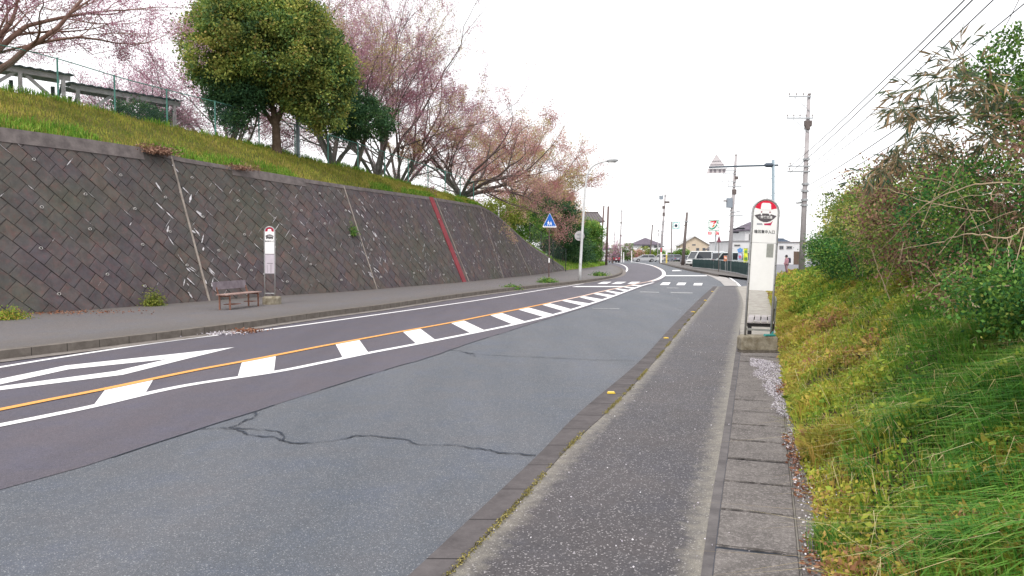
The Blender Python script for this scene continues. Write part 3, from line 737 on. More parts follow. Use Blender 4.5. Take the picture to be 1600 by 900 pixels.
# ------------------------------------------------------------------ right bank
FT = resample(FOOT, 420); FA = arclen(FT); FN = []
for i in range(len(FT)):
    d = (FT[min(i + 8, len(FT) - 1)] - FT[max(i - 8, 0)]).normalized(); FN.append(Vector((d.y, -d.x, 0)))
dprof = [0, .12, .3, .7, 1.2, 1.7, 2.4, 3.4, 5, 8, 16]; zprof = [.04, .10, .22, .50, .84, 1.12, 1.42, 1.75, 2.0, 2.1, 2.1]
def bank_pt(i, d, raw=False):
    i = min(max(i, 0), len(FT) - 1.001); k = int(i); t = i - k
    b = FT[k].lerp(FT[k + 1], t); n_ = FN[k].lerp(FN[k + 1], t)
    y = b.y; sc_ = float(np.interp(y, [0, 18, 24, 32, 40, 50, 70], [1, 1, .85, .62, .36, .36, .3]))
    p = Vector((b.x + n_.x * d, b.y + n_.y * d, 0)); z = float(np.interp(d, dprof, zprof)) * sc_
    bump_ = mnoise.noise(p * .9) * .15 + mnoise.noise(p * 2.6) * .10 + mnoise.noise(p * 6) * .035
    p.z = .08 + z + bump_ * min(1, d * 2.5) * sc_; return p
ds = [0, .05, .1, .16, .22, .3, .4, .5, .62, .75, .88, 1, 1.15, 1.3, 1.45, 1.6, 1.8, 2, 2.2, 2.4, 2.7, 3, 3.5, 4, 5.5, 8, 12, 16]
bk = MB()
for i in range(len(FT)):
    for d in ds: bk.v.append(tuple(bank_pt(i, d)))
m = len(ds)
for i in range(len(FT) - 1):
    for k in range(m - 1): bk.f.append((i * m + k, i * m + k + 1, (i + 1) * m + k + 1, (i + 1) * m + k))
bk.mi = [0] * len(bk.f)
n = NT('bank_soil', .95, .1)
c = n.ramp(n.noise(1.6, 5, .7), [(.3, (.045, .055, .02)), (.5, (.075, .055, .035)), (.7, (.085, .05, .045))])
c = n.mix(1.0, c, n.ramp(n.noise(45, 5, .8), [(.3, .4), (.7, 1.4)]), 'MULTIPLY'); n.bump(n.noise(50, 5, .8), 1, .03); M_BSOIL = n.done(c)
struct(bk.build('bank_ground', M_BSOIL, smooth=True))
BP = {}
def bank_scatter(N, ymin, ymax, dmin, dmax, power=1.0):
    FY = np.array([p.y for p in FT]); FX = np.array([p.x for p in FT]); nx = np.array([p.x for p in FN]); ny = np.array([p.y for p in FN])
    y = ymin + (ymax - ymin) * rng.random(N) ** power; i = np.interp(y, FY, np.arange(len(FT))); d = rng.uniform(dmin, dmax, N)
    P = np.array([tuple(bank_pt(a, b)) for a, b in zip(i, d)]); return P, d, y
#==PLANTS==
# bank cover -------------------------------------------------------------
nzf = lambda P, s, o=0.0: np.array([mnoise.noise(Vector(p) * s + Vector((o, o, 0))) for p in P])
M_COVER = foliage('bank_cover_leaf', [(0, (.07, .18, .025)), (.3, (.20, .32, .04)), (.6, (.40, .42, .06)), (.85, (.50, .36, .09)), (1, (.38, .20, .11))], .35, patch=.35, pscale=1.6)
M_LUSH = foliage('lush_long_grass', [(0, (.035, .12, .025)), (.35, (.085, .25, .035)), (.7, (.18, .37, .055)), (.88, (.34, .42, .10)), (1, (.48, .40, .2))], .35, patch=.2, pscale=1.2)
M_DRY = foliage('dry_stalk', [(0, (.38, .27, .12)), (.5, (.50, .40, .2)), (1, (.62, .55, .33))], .15, patch=.15)
M_DEADLEAF = foliage('dead_leaf', [(0, (.12, .05, .03)), (.5, (.24, .10, .06)), (1, (.38, .20, .12))], .1, patch=.2, pscale=4)
M_MOSSL = foliage('moss_tuft', [(0, (.12, .11, .04)), (.5, (.22, .19, .06)), (1, (.34, .29, .10))], .1)
M_PETAL = foliage('fallen_petal', [(0, (.34, .30, .36)), (.5, (.60, .56, .63)), (1, (.82, .80, .84))], .1, patch=.1, pscale=4)
# small ground cover leaves, olive and yellow, thick between the foot and the shrubs
P1, d1, y1 = bank_scatter(120000, 2.5, 16, -.02, 2.3, 1.5); P2, d2, y2 = bank_scatter(26000, 16, 55, .0, 3.5, 1.3)
P = np.concatenate([P1, P2]); yy = np.concatenate([y1, y2]); dd = np.concatenate([d1, d2])
nz = nzf(P, 1.3); nz2 = nzf(P, 4.0, 7); red = nzf(P, .9, 31)
bare = nzf(P, 1.9, 51); keep = (nz2 + rng.random(len(P)) * .9 > .05) & ((bare < .30) | (rng.random(len(P)) < .12)) ; P, yy, dd, nz, nz2, red = P[keep], yy[keep], dd[keep], nz[keep], nz2[keep], red[keep]
P[:, 2] += rng.random(len(P)) ** 1.5 * .13 * (1 + 1.2 * nz2)
sz = (.020 + .0022 * yy) * np.where(rng.random(len(P)) < .06, 2.0, 1.0)
var = np.clip(.38 + .45 * nz + rng.normal(size=len(P)) * .15 + .3 * np.exp(-dd * 2.5) - .22 * np.clip(dd - .7, 0, 1.2) + np.clip(red - .12, 0, 1) * .9, 0, 1)
tag(leaves('bank_ground_cover', P, sz * rng.uniform(.7, 1.4, len(P)), sz * .6, M_COVER, D=rng.normal(size=(len(P), 3)) + np.array([0, 0, .5]), var=var), 'low olive and yellow weeds creeping over the right hand bank', 'ground cover', kind='stuff')
P, dd, yy = bank_scatter(62000, 2.5, 26, 0, 2.4, 1.4); nz = nzf(P, 1.3)
keep = rng.random(len(P)) < .75 + nz; P, yy, dd, nz = P[keep], yy[keep], dd[keep], nz[keep]
lean = rng.normal(size=(len(P), 3)) * .35 * np.array([1, 1, .2]) + np.array([-.35, -.1, -.1])
tag(blades('bank_grass', P, rng.uniform(.07, .19, len(P)), .005 + .0008 * yy, lean, M_COVER, var=np.clip(.35 + .4 * nz + rng.normal(size=len(P)) * .2 + .2 * np.exp(-dd * 3), 0, .93)), 'short yellow green grass mixed into the weeds of the right bank', 'grass', kind='stuff')
P, dd, yy = bank_scatter(15000, 5.2, 24, .05, .38, 1.2); tn = nzf(P, 1.5, 77); keep = tn > -.12; P, yy, tn = P[keep], yy[keep], tn[keep]
lean = rng.normal(size=(len(P), 3)) * .4 * np.array([1, 1, .2]) + np.array([-.22, -.1, -.05])
tag(blades('toe_grass', P, rng.uniform(.08, .22, len(P)) * (1 + tn), .005 + .0008 * yy, lean, M_COVER, var=np.clip(.68 + .25 * nzf(P, 2.2, 13) + rng.normal(size=len(P)) * .1, 0, .9)), 'taller orange yellow grass tufts along the foot of the right bank', 'grass', kind='stuff')
# lush long grass nearest the camera
P, dd, yy = bank_scatter(85000, 1.6, 8.5, .22, 4.2, 1.1); nz = nzf(P, 1.4, 3)
thr = np.interp(yy, [1.6, 3.2, 4.5, 6, 8.5], [.30, .40, .62, 1.0, 1.5])
keep = dd + nz * 1.0 + rng.normal(size=len(P)) * .3 > thr; P, yy, dd = P[keep], yy[keep], dd[keep]
lean = rng.normal(size=(len(P), 3)) * .3 * np.array([1, 1, .2]) + np.array([-.75, -.35, -.25]) + nzf(P, 1.4, 9)[:, None] * np.array([.8, .6, -.1])
tag(blades('long_grass', P, rng.uniform(.10, .34, len(P)), rng.uniform(.004, .013, (len(P),)), lean, M_LUSH, var=np.clip(.45 + .5 * nzf(P, 2.1, 5) + rng.normal(size=len(P)) * .18, 0, 1)), 'long bright green combed over grass at the near end of the right bank', 'grass', kind='stuff')
# a dense green tuft at the slab edge near the camera
tp = G(1303, 880, .1); N = 1500; P = np.array([tuple(tp)]) + rng.normal(size=(N, 3)) * np.array([.035, .07, 0]); P[:, 2] = .1
tag(blades('grass_tuft', P, rng.uniform(.1, .26, N), .005, rng.normal(size=(N, 3)) * .22 * np.array([1, 1, .1]), M_LUSH), 'dense upright tuft of green grass at the foot of the bank by the pavement edge', 'grass', kind='stuff')
# dry stalks
P, dd, yy = bank_scatter(3800, 1.8, 13, .1, 3.0, 1.2); P[:, 2] += rng.uniform(.0, .10, len(P))
ln = rng.normal(size=(len(P), 3)) * np.array([1.1, .8, .1]) + np.array([-.5, -.2, -.45])
tag(blades('dry_stalks', P, rng.uniform(.10, .32, len(P)), rng.uniform(.0025, .006, len(P)), ln, M_DRY), 'pale dry grass stalks lying over the weeds of the right bank', 'dry grass', kind='stuff')
# dead leaves and petals along the foot
P, dd, yy = bank_scatter(3600, 2.6, 9, -.10, .26, 1.0); lk = nzf(P, 1.6, 21) + .5 * np.exp(-((yy - 5.3) / 1.1) ** 2); keep = lk + rng.random(len(P)) * .3 > .22; P = P[keep]; P[:, 2] = np.maximum(P[:, 2], .125) + rng.random(len(P)) * .03
tag(leaves('dead_leaves', P, rng.uniform(.02, .045, len(P)), .02, M_DEADLEAF, D=rng.normal(size=(len(P), 3)) * np.array([1, 1, .25])), 'reddish brown dead leaves gathered in the gutter at the foot of the bank', 'dead leaves', kind='stuff')
P, dd, yy = bank_scatter(12000, 5.6, 10.9, -.44, .04, 1.0); nz = nzf(P, 2.6, 4); keep = (dd + nz * .14 + rng.normal(size=len(P)) * .02 > -.40 * (yy - 5.9) / 4.2) & (yy < 10.7 + nz); P = P[keep]; P[:, 2] = .128 + rng.random(len(P)) * .008
Pb, db, yb = bank_scatter(900, 2.8, 6, -.1, .14, 1.0); Pb[:, 2] = np.maximum(Pb[:, 2], .125) + .03
Pc = np.stack([rng.uniform(-.3, 7, 700), rng.uniform(3, 26, 700), np.full(700, .114)], 1)
xl = np.interp(Pc[:, 1], [p.y for p in RK_R], [p.x for p in RK_R]); xr = np.interp(Pc[:, 1], [p.y for p in SL_R], [p.x for p in SL_R]); Pc[:, 0] = xl + (xr - xl) * rng.random(700)
P = np.concatenate([P, Pb, Pc])
tag(leaves('fallen_petals', P, rng.uniform(.009, .017, len(P)), .011, M_PETAL, D=rng.normal(size=(len(P), 3)) * np.array([1, 1, .12])), 'whitish pink fallen cherry petals drifted over the slab covers and pavement', 'petals', kind='stuff')
ML = np.array([tuple(p) for p in MOSS_LINE[60:1000]]); ii = rng.integers(0, len(ML), 15000); P = ML[ii] + rng.normal(size=(15000, 3)) * np.array([.012, .012, 0]); mn = nzf(P, 1.5, 2) + .6 * nzf(P, 7, 2); P = P[mn + rng.normal(size=15000) * .12 > .10]; P[:, 2] = .108 + rng.random(len(P)) * .006
tag(leaves('kerb_moss', P, .013, .010, M_MOSSL, D=rng.normal(size=(len(P), 3)) * np.array([1, 1, .4])), 'thin broken line of olive moss along the back of the right kerb', 'moss', kind='stuff')
# leaf piles at the left kerb
def litter(name, px, py, z, rx, ry, n_, m, label, cat, sz=.05):
    c_ = G(px, py, z); P = np.array([tuple(c_)]) + rng.normal(size=(n_, 3)) * np.array([rx, ry, 0]); P[:, 2] = z + .01 + rng.random(n_) * .03
    return tag(leaves(name, P, rng.uniform(.7, 1.3, n_) * sz, sz * .6, m, D=rng.normal(size=(n_, 3)) * np.array([1, 1, .3])), label, cat, kind='stuff')
litter('leaf_litter', 388, 518, .012, .16, .2, 220, M_DEADLEAF, 'small heap of orange brown leaves on the road edge by the left kerb', 'dead leaves', .06)
litter('petal_litter', 346, 522, .012, .25, .2, 200, M_PETAL, 'scatter of white petals at the break in the left road edge line', 'petals', .04)
litter('wall_foot_litter', 60, 489, .15, 1.1, .35, 700, M_DEADLEAF, 'brown leaves lying at the foot of the wall at the left end', 'dead leaves', .05)

# ------------------------------------------------------------------ trees
M_BARK = mat('cherry_bark', (.10, .075, .07), .9, col2=(.19, .15, .14), scale=5, bump=.6, bscale=30)
M_BARK2 = mat('brown_bark', (.075, .05, .035), .9, col2=(.14, .10, .07), scale=5, bump=.6, bscale=30)
M_BARK3 = mat('orange_brown_bark', (.16, .09, .07), .9, col2=(.27, .17, .14), scale=4, bump=.6, bscale=30)  # warmer orange brown bark colour for the far left cherry
M_PINK = foliage('pink_blossom', [(0, (.30, .13, .17)), (.3, (.52, .26, .36)), (.7, (.68, .42, .54)), (1, (.80, .62, .70))], .55, patch=.15)
M_PINKY = foliage('fading_blossom', [(0, (.26, .11, .14)), (.3, (.46, .23, .31)), (.6, (.62, .38, .47)), (.8, (.40, .34, .13)), (1, (.54, .47, .18))], .55, patch=.25)
M_RUST = foliage('rusty_young_leaf', [(0, (.32, .14, .14)), (.3, (.52, .27, .27)), (.55, (.64, .40, .36)), (.75, (.40, .37, .12)), (1, (.56, .50, .2))], .5, patch=.3)

def grow(mb, tips, p, d, L, r, lvl, maxl, spread, trop, rr, kids, zlim=-9):
    """one limb and its children"""
    nseg = 4 if lvl < 2 else 3; pts = [p.copy()]; q = p.copy(); dd = d.copy()
    for k in range(nseg):
        dd = (dd + Vector((rr.gauss(0, .13), rr.gauss(0, .13), rr.gauss(0, .10))) + Vector((0, 0, trop)) * .12).normalized()
        if q.z < zlim and dd.z < .15: dd.z = .15 + abs(dd.z) * .5; dd.normalize()
        q = q + dd * L / nseg; pts.append(q.copy())
    r1 = r * (.62 if lvl < maxl else .3)
    mb.tube(pts, [max(.0045, r + (r1 - r) * k / nseg) for k in range(nseg + 1)], 7 if lvl < 2 else (5 if lvl < 3 else 3), caps=False)
    if lvl >= maxl - 1:
        for k in range(1, nseg + 1): tips.append((pts[k].copy(), dd.copy(), lvl))
    if lvl >= maxl: return
    nk = kids[min(lvl, len(kids) - 1)]
    for k in range(nk):
        t = 1.0 if k == 0 else rr.uniform(.35, .95); i = min(int(t * nseg), nseg - 1); o = pts[i].lerp(pts[i + 1], t * nseg - i)
        ax = Vector((rr.gauss(0, 1), rr.gauss(0, 1), rr.gauss(0, .6))); ax = (ax - dd * ax.dot(dd)).normalized()
        a = rr.uniform(.12, .35) if k == 0 else rr.uniform(.45, .95) * spread
        nd = (dd * math.cos(a) + ax * math.sin(a)).normalized()
        grow(mb, tips, o, nd, L * rr.uniform(.62, .85), r1 * (1 if k == 0 else rr.uniform(.6, .85)), lvl + 1, maxl, spread, trop, rr, kids, zlim)
def cherry(name, base, H, limbs, m_leaf, label, seed, r0=.2, trunk=1.2, leafn=9, lsz=.07, maxl=5, spread=1.0, trop=.3, group=None, bark=M_BARK, kids=(3, 3, 3, 3, 3), jit=.16, tdir=(0, 0, 1), cat='cherry tree', bias=0.0, zlim=-9):
    rr = random.Random(seed); root = empty(name, base, label, cat, group)
    mb = MB(); tips = []
    td = Vector(tdir).normalized(); tp_ = [Vector((0, 0, -.4)), Vector((0, 0, 0))] + [td * trunk * t + Vector((rr.gauss(0, .04), rr.gauss(0, .04), 0)) for t in (.35, .7, 1)]
    mb.tube(tp_, [r0 * 1.5, r0 * 1.3, r0 * 1.05, r0, r0 * .95], 9, caps=False)
    for (az, el, ln, rf) in limbs:
        d = Vector((math.sin(R(az)) * math.cos(R(el)), math.cos(R(az)) * math.cos(R(el)), math.sin(R(el))))
        grow(mb, tips, td * trunk * rr.uniform(.75, 1.0), d, ln * H, r0 * rf, 1, maxl, spread, trop, rr, kids, zlim)
    mb.build('trunk', bark, root, smooth=True, fix=False)
    T = np.array([tuple(t[0]) for t in tips]); D0 = np.array([tuple(t[1]) for t in tips])
    idx = rng.integers(0, len(T), len(T) * leafn); cl = nzf(T, .55, seed)[idx]
    idx = idx[rng.random(len(idx)) < .72 + cl * 1.2]
    P = T[idx] + rng.normal(size=(len(idx), 3)) * jit
    cv = nzf(T, .45, seed + 5)[idx]
    var = np.clip(.45 + bias + cv * .8 + rng.normal(size=len(idx)) * .17, 0, 1)
    leaves('crown', P, rng.uniform(.6, 1.3, len(P)) * lsz, lsz * .7, m_leaf, root, var=var)
    return root
L_ = lambda *a: list(a)
GC = 'cherry trees along the fence above the wall'
def onridge(px, Yfrac=0.0, back_=.8):
    r = min(RID, key=lambda q: abs(PX(q)[0] - px)); i = RID.index(r); k = min(max(int(sl[i] / WA[-1] * (len(WS) - 1)), 0), len(WS) - 1); n_ = NRM[k]
    return Vector((r.x - n_.x * back_, r.y - n_.y * back_, r.z - .25))
b1 = onridge(18, back_=1.6)
cherry('cherry_tree', b1, 6.6, [(72, 36, .40, .75), (60, 60, .36, .7), (120, 50, .34, .6), (-60, 45, .36, .7), (170, 50, .32, .6), (10, 60, .36, .6), (90, 48, .38, .6), (230, 40, .34, .55)], M_PINK, 'pink cherry tree with splayed limbs at the far left beside the dark roofed racks', 3, r0=.17, trunk=.8, leafn=20, lsz=.055, bark=M_BARK3, trop=.16, group=GC, bias=-.08, maxl=6, kids=(3, 3, 3, 3, 2), jit=.09, zlim=2.3)
def cher(px, back_, H, seed, lab, m=M_PINKY, **kw):
    b = onridge(px, back_=back_); rr = random.Random(seed + 90); nl = kw.pop('nl', 7); el = kw.pop('el', (38, 78))
    limbs = [(k * 360 / nl + rr.uniform(-25, 25), rr.uniform(*el), rr.uniform(.26, .36), rr.uniform(.42, .62)) for k in range(nl)]
    return cherry('cherry_tree', b, H, limbs, m, lab, seed, group=GC, **kw)
cher(592, 3.0, 12.5, 21, 'tallest cherry tree, many stemmed and pink topped, behind the dark green bush tree', r0=.2, el=(50, 82), nl=9, leafn=26, lsz=.062, trunk=.9, maxl=6, kids=(3, 3, 3, 3, 2), jit=.11)
cher(672, 3.5, 12.0, 22, 'grey stemmed cherry with pink and yellow young leaves, middle of the fence row', r0=.19, el=(42, 80), nl=8, leafn=24, lsz=.065, trunk=1.0, maxl=6, kids=(3, 3, 3, 3, 2), jit=.11)
cher(735, 5.0, 11.6, 23, 'cherry tree with orange tinted crown rising over the maroon band of the wall', r0=.2, el=(35, 75), nl=9, leafn=26, lsz=.072, trunk=1.2, maxl=6, kids=(3, 3, 3, 2, 2), jit=.13)
cher(757, 1.6, 8.2, 24, 'gnarled cherry tree at the fence end with low wide rusty branches', m=M_RUST, r0=.24, el=(12, 65), nl=10, leafn=22, lsz=.075, trunk=1.3, trop=.15, maxl=6, kids=(3, 3, 3, 2, 2), jit=.13)
cher(540, 7.5, 8.5, 25, 'smaller pink cherry seen through the fence behind the blue grey post', m=M_PINK, r0=.15, el=(20, 70), nl=8, leafn=12, lsz=.08, trunk=1.0)
cher(352, 6.5, 3.9, 26, 'low pink cherry spreading behind the fence left of the round evergreen', m=M_PINK, r0=.13, el=(8, 50), nl=8, leafn=7, lsz=.06, trunk=.5)
cher(440, 9, 6.0, 27, 'low thin cherry seen under the crown of the round evergreen', m=M_PINK, r0=.12, el=(10, 60), nl=8, leafn=10, lsz=.07, trunk=.6)
def at(px, py, Y): return V(px, py, Y)
def cherry_at(p, H, seed, lab, m=M_RUST, group=GC, **kw):
    rr = random.Random(seed + 90); nl = kw.pop('nl', 7); el = kw.pop('el', (30, 75))
    limbs = [(k * 360 / nl + rr.uniform(-25, 25), rr.uniform(*el), rr.uniform(.26, .36), rr.uniform(.42, .62)) for k in range(nl)]
    return cherry('cherry_tree', p, H, limbs, m, lab, seed, group=group, **kw)
cherry_at(at(812, 345, 68) , 10.5, 31, 'red brown leaved cherry hanging over the lower end of the wall', r0=.22, nl=10, leafn=24, lsz=.105, trop=.05, el=(8, 70), jit=.2)
cherry_at(at(852, 374, 78), 7.8, 32, 'last rusty cherry of the row above the green bushes past the wall', r0=.2, nl=8, leafn=20, lsz=.115, trop=.05, el=(15, 70), jit=.22)
cherry_at(at(957, 411, 125), 5.2, 33, 'distant bare pink cherry behind the brown wooden poles', m=M_PINK, group='distant street trees', r0=.12, nl=6, leafn=3, lsz=.12, el=(20, 75))

def cluster_tree(name, base, trunks, lobes, nleaf, lsz, m_leaf, label, cat, group=None, clump=.32, perclump=60, bark=M_BARK2, part='crown', tr='trunk', var_up=.25, droop=.1, inner=.72, loc=None, long=1.5):
    """trunks: list of (pts, radii) relative to base; lobes: (centre, radii) relative to base"""
    root = empty(name, base, label, cat, group)
    mb = MB()
    for pts, rad in trunks: mb.tube(pts, rad, 8, caps=False)
    if trunks: mb.build(tr, bark, root, smooth=True, fix=False)
    vol = np.array([r[0] * r[1] + r[1] * r[2] + r[0] * r[2] for c, r in lobes]); vol = vol / vol.sum()
    nc = max(4, nleaf // perclump); li = rng.choice(len(lobes), nc, p=vol)
    Cn = np.array([c for c, r in lobes], float)[li]; Rn = np.array([r for c, r in lobes], float)[li]
    d = unit(rng.normal(size=(nc, 3))); rad = inner + (1 - inner) * rng.random((nc, 1)) ** .5
    rad = rad * (1 + .30 * nzf(d * 2.2 + Cn * .5, 1.0, 3)[:, None])
    cc = Cn + d * Rn * rad
    # drop clumps deep inside another lobe
    ok_ = np.ones(nc, bool)
    for c, r in lobes:
        q = np.linalg.norm((cc - np.array(c)) / np.array(r), axis=1); ok_ &= q > inner * .72
    cc = cc[ok_]; d = d[ok_]
    cs = rng.uniform(.55, 1.25, len(cc)) * clump
    idx = np.repeat(np.arange(len(cc)), perclump); P = cc[idx] + rng.normal(size=(len(idx), 3)) * cs[idx][:, None] * np.array([.55, .55, .42])
    D = rng.normal(size=(len(idx), 3)) * .8 + d[idx] * .7
    cvar = rng.random(len(cc)); zmin, zmax = P[:, 2].min(), P[:, 2].max()
    var = np.clip(.15 + .6 * cvar[idx] + var_up * (rng.random(len(idx)) - .2) + rng.normal(size=len(idx)) * .1, 0, 1)
    leaves(part, P, rng.uniform(.7, 1.3, len(P)) * lsz, lsz / long, m_leaf, root, D=D, droop=droop, var=var)
    return root
M_EVER = foliage('evergreen_leaf', [(0, (.03, .09, .06)), (.3, (.11, .20, .06)), (.6, (.25, .31, .07)), (.85, (.40, .40, .10)), (1, (.46, .33, .13))], .3, patch=.55, pscale=.6)
M_DARKG = foliage('dark_green_leaf', [(0, (.025, .08, .045)), (.5, (.06, .14, .06)), (1, (.12, .22, .07))], .2, patch=.3, pscale=.8)
M_MIDG = foliage('mid_green_leaf', [(0, (.05, .14, .035)), (.5, (.11, .25, .05)), (.85, (.23, .36, .07)), (1, (.38, .40, .1))], .25, patch=.4, pscale=.5)
M_YELG = foliage('yellow_green_leaf', [(0, (.10, .16, .03)), (.5, (.22, .28, .05)), (1, (.38, .36, .08))], .3, patch=.3, pscale=.8)
# round evergreen on the slope
eb = min((p for row in SLP for p in row[:K + 1]), key=lambda p: (PX(p)[0] - 432) ** 2 + (PX(p)[1] - 238) ** 2)
eb = eb.copy(); kk = eb.y / F
ex = lambda px, py, dy=0: (V(px, py, eb.y + dy) - eb)
lob = [(tuple(ex(412, 76)), (3.0, 2.9, 2.15)), (tuple(ex(478, 100)), (1.75, 2.0, 1.9)), (tuple(ex(345, 72)), (1.4, 1.7, 1.4)), (tuple(ex(405, 34)), (2.2, 2.3, 1.25)), (tuple(ex(503, 155)), (1.05, 1.3, 1.2)), (tuple(ex(372, 122)), (1.15, 1.3, .9)), (tuple(ex(474, 152)), (1.0, 1.3, .8)), (tuple(ex(330, 108)), (.75, .9, .7)), (tuple(ex(528, 118)), (.6, .9, .8)), (tuple(ex(350, 30)), (1.1, 1.2, .8)), (tuple(ex(478, 42)), (1.1, 1.2, .9))]
tr_ = [([(0, 0, -.4), (0, 0, .4), tuple(ex(431, 195)), tuple(ex(427, 170)), tuple(ex(400, 110))], [.26, .2, .17, .13, .05]), ([tuple(ex(430, 196)), tuple(ex(441, 170)), tuple(ex(450, 120))], [.15, .12, .05]), ([tuple(ex(431, 200)), tuple(ex(415, 175)), tuple(ex(395, 150)), tuple(ex(360, 110))], [.12, .08, .07, .03])]
cluster_tree('round_evergreen_tree', eb, tr_, lob, 170000, .125, M_EVER, 'big round topped evergreen tree with olive crown standing on the grass slope', 'tree', clump=.40, perclump=80, inner=.66)
db = onridge(370, back_=.9); dx = lambda px, py, dy=0: (V(px, py, db.y + dy) - db)
cluster_tree('small_evergreen_tree', db, [([(0, 0, -.4), tuple(dx(371, 200)), tuple(dx(368, 150))], [.16, .12, .05])], [(tuple(dx(366, 165)), (.95, .95, .9)), (tuple(dx(345, 140)), (.8, .9, .8)), (tuple(dx(392, 150)), (.8, .9, .7)), (tuple(dx(368, 192)), (.35, .35, .55))], 14000, .10, M_DARKG, 'thin dark evergreen behind the fence tucked under the left of the round tree', 'tree', clump=.3, perclump=50, inner=.4)
db = onridge(572, back_=.9); dx2 = lambda px, py, dy=0: (V(px, py, db.y + dy) - db)
cluster_tree('bushy_evergreen_tree', db, [([(0, 0, -.4), tuple(dx2(565, 235)), tuple(dx2(575, 200))], [.17, .12, .06]), ([tuple(dx2(566, 240)), tuple(dx2(545, 205))], [.09, .04])], [(tuple(dx2(575, 190)), (1.25, 1.2, 1.0)), (tuple(dx2(540, 190)), (1.0, 1.1, .95)), (tuple(dx2(555, 165)), (1.1, 1.1, .8))], 20000, .10, M_DARKG, 'dark green bushy tree at the fence right of the round evergreen', 'tree', clump=.3, perclump=60, inner=.5)
pb = onridge(212, back_=9); px3 = lambda px, py: (V(px, py, pb.y) - pb)
cluster_tree('background_pine', pb, [([(0, 0, -1), tuple(px3(212, 160))], [.15, .06])], [(tuple(px3(218, 178)), (.9, .9, .4)), (tuple(px3(186, 168)), (.35, .4, .2)), (tuple(px3(235, 186)), (.6, .6, .35))], 2600, .10, M_DARKG, 'low dark green tree seen through the fence behind the racks', 'tree', clump=.25, perclump=40, inner=.4)
# green mass past the end of the wall: separate bushes and trees
GB = 'green trees and bushes past the end of the wall'
def bush_at(px, py, Y, rx, rz, n_, lsz, m, label, name='bush', cat='bush', stem=True, clump=.5):
    c_ = V(px, py, Y); b_ = Vector((c_.x, c_.y, max(.1, c_.z - rz * 1.15)))
    o_ = c_ - b_; lb = [(tuple(o_), (rx, rx, rz))]
    for k in range(4): a = random.uniform(0, 6.28); lb.append(((o_.x + math.cos(a) * rx * .55, o_.y + math.sin(a) * rx * .55, o_.z + random.uniform(-.3, .4) * rz), (rx * .55, rx * .55, rz * .55)))
    return cluster_tree(name, b_, [([(0, 0, -.3), tuple(o_ * .7)], [.15, .06])], lb, n_, lsz, m, label, cat, GB, clump=clump, perclump=40, inner=.55, tr='stem')
bush_at(812, 352, 66, 2.6, 1.9, 14000, .16, M_MIDG, 'bright green bush just above the sloping end of the wall')
bush_at(850, 345, 74, 3.3, 2.6, 15000, .18, M_DARKG, 'dark bush behind the school crossing sign', name='dark_bush')
bush_at(880, 372, 80, 2.5, 2.4, 16000, .18, M_DARKG, 'dark green bush between the crossing sign and the street lamp', name='dark_bush')
bush_at(918, 374, 92, 1.9, 2.5, 14000, .18, M_MIDG, 'light green bush right of the street lamp in front of the house')
bush_at(860, 322, 84, 2.4, 2.4, 15000, .2, M_RUST, 'rusty brown tree crown above the dark bushes', name='rusty_tree', cat='tree')
bush_at(912, 361, 96, 2.0, 1.2, 9000, .2, M_YELG, 'yellow green tree half hiding the tiled roof house', name='yellow_green_tree', cat='tree')
bush_at(898, 395, 84, 2.4, 1.5, 8000, .16, M_DARKG, 'low dark bush behind the street lamp foot', name='dark_bush')
bush_at(924, 399, 95, 1.2, 1.0, 7000, .16, M_MIDG, 'low green bush in front of the brown wooden poles')
bush_at(790, 330, 62, 1.8, 1.3, 6000, .14, M_YELG, 'yellow green bush under the cherry at the fence end')
GS = 'small green trees beyond the far bend'
def stree(px, Y, w_, h_, m, label):
    c_ = V(px, 400, Y); b_ = Vector((c_.x, Y, 0)); 
    return cluster_tree('street_tree', b_, [([(0, 0, -.2), (0, 0, h_ * .6)], [.12, .06])], [((0, 0, h_ * .62), (w_, w_, h_ * .4)), ((w_ * .3, 0, h_ * .4), (w_ * .7, w_ * .7, h_ * .3)), ((-w_ * .35, 0, h_ * .35), (w_ * .7, w_ * .7, h_ * .3))], 2500, .28, m, label, 'tree', GS, clump=.5, perclump=25, inner=.5)
stree(965, 170, 1.6, 3.6, M_MIDG, 'small round green tree right of the red van at the bend')
stree(980.5, 168, 1.3, 3.9, M_MIDG, 'small green tree just left of the silver car')
stree(994, 185, 2.0, 2.6, M_RUST, 'brownish low tree behind the front of the silver car')
stree(1006, 186, 2.0, 3.3, M_YELG, 'yellow green low tree behind the roof of the silver car')
stree(1017, 188, 1.9, 2.6, M_YELG, 'yellow green low tree behind the rear of the silver car')
stree(1028, 188, 2.0, 2.6, M_MIDG, 'low green tree under the left part of the white canopy')
stree(1066, 150, 1.7, 2.4, M_MIDG, 'small dark green tree in front of the beige house')
# hedge thicket on the right bank
GH = 'shrubs in the thicket on the right bank'
def thicket(y, d, w_, hh, n_, lsz, m, label, name='shrub', zadd=0, clump=.22, cat='shrub', long=1.6):
    i = float(np.interp(y, [p.y for p in FT], np.arange(len(FT)))); b_ = bank_pt(i, d); b_.z -= .1
    lb = [((0, 0, hh * .5 + zadd), (w_, w_, hh * .5))]
    for k in range(5): a = random.uniform(0, 6.28); lb.append(((math.cos(a) * w_ * .6, math.sin(a) * w_ * .6, hh * random.uniform(.3, .75) + zadd), (w_ * .55, w_ * .55, hh * .3)))
    trs = [([(0, 0, -.1), (random.uniform(-.4, .4) * w_, random.uniform(-.4, .4) * w_, hh * .6)], [.035, .012]) for _ in range(4)]
    return cluster_tree(name, b_, trs, lb, n_, lsz, m, label, cat, GH, clump=clump, perclump=45, inner=.6, tr='stem', part='foliage', long=long)
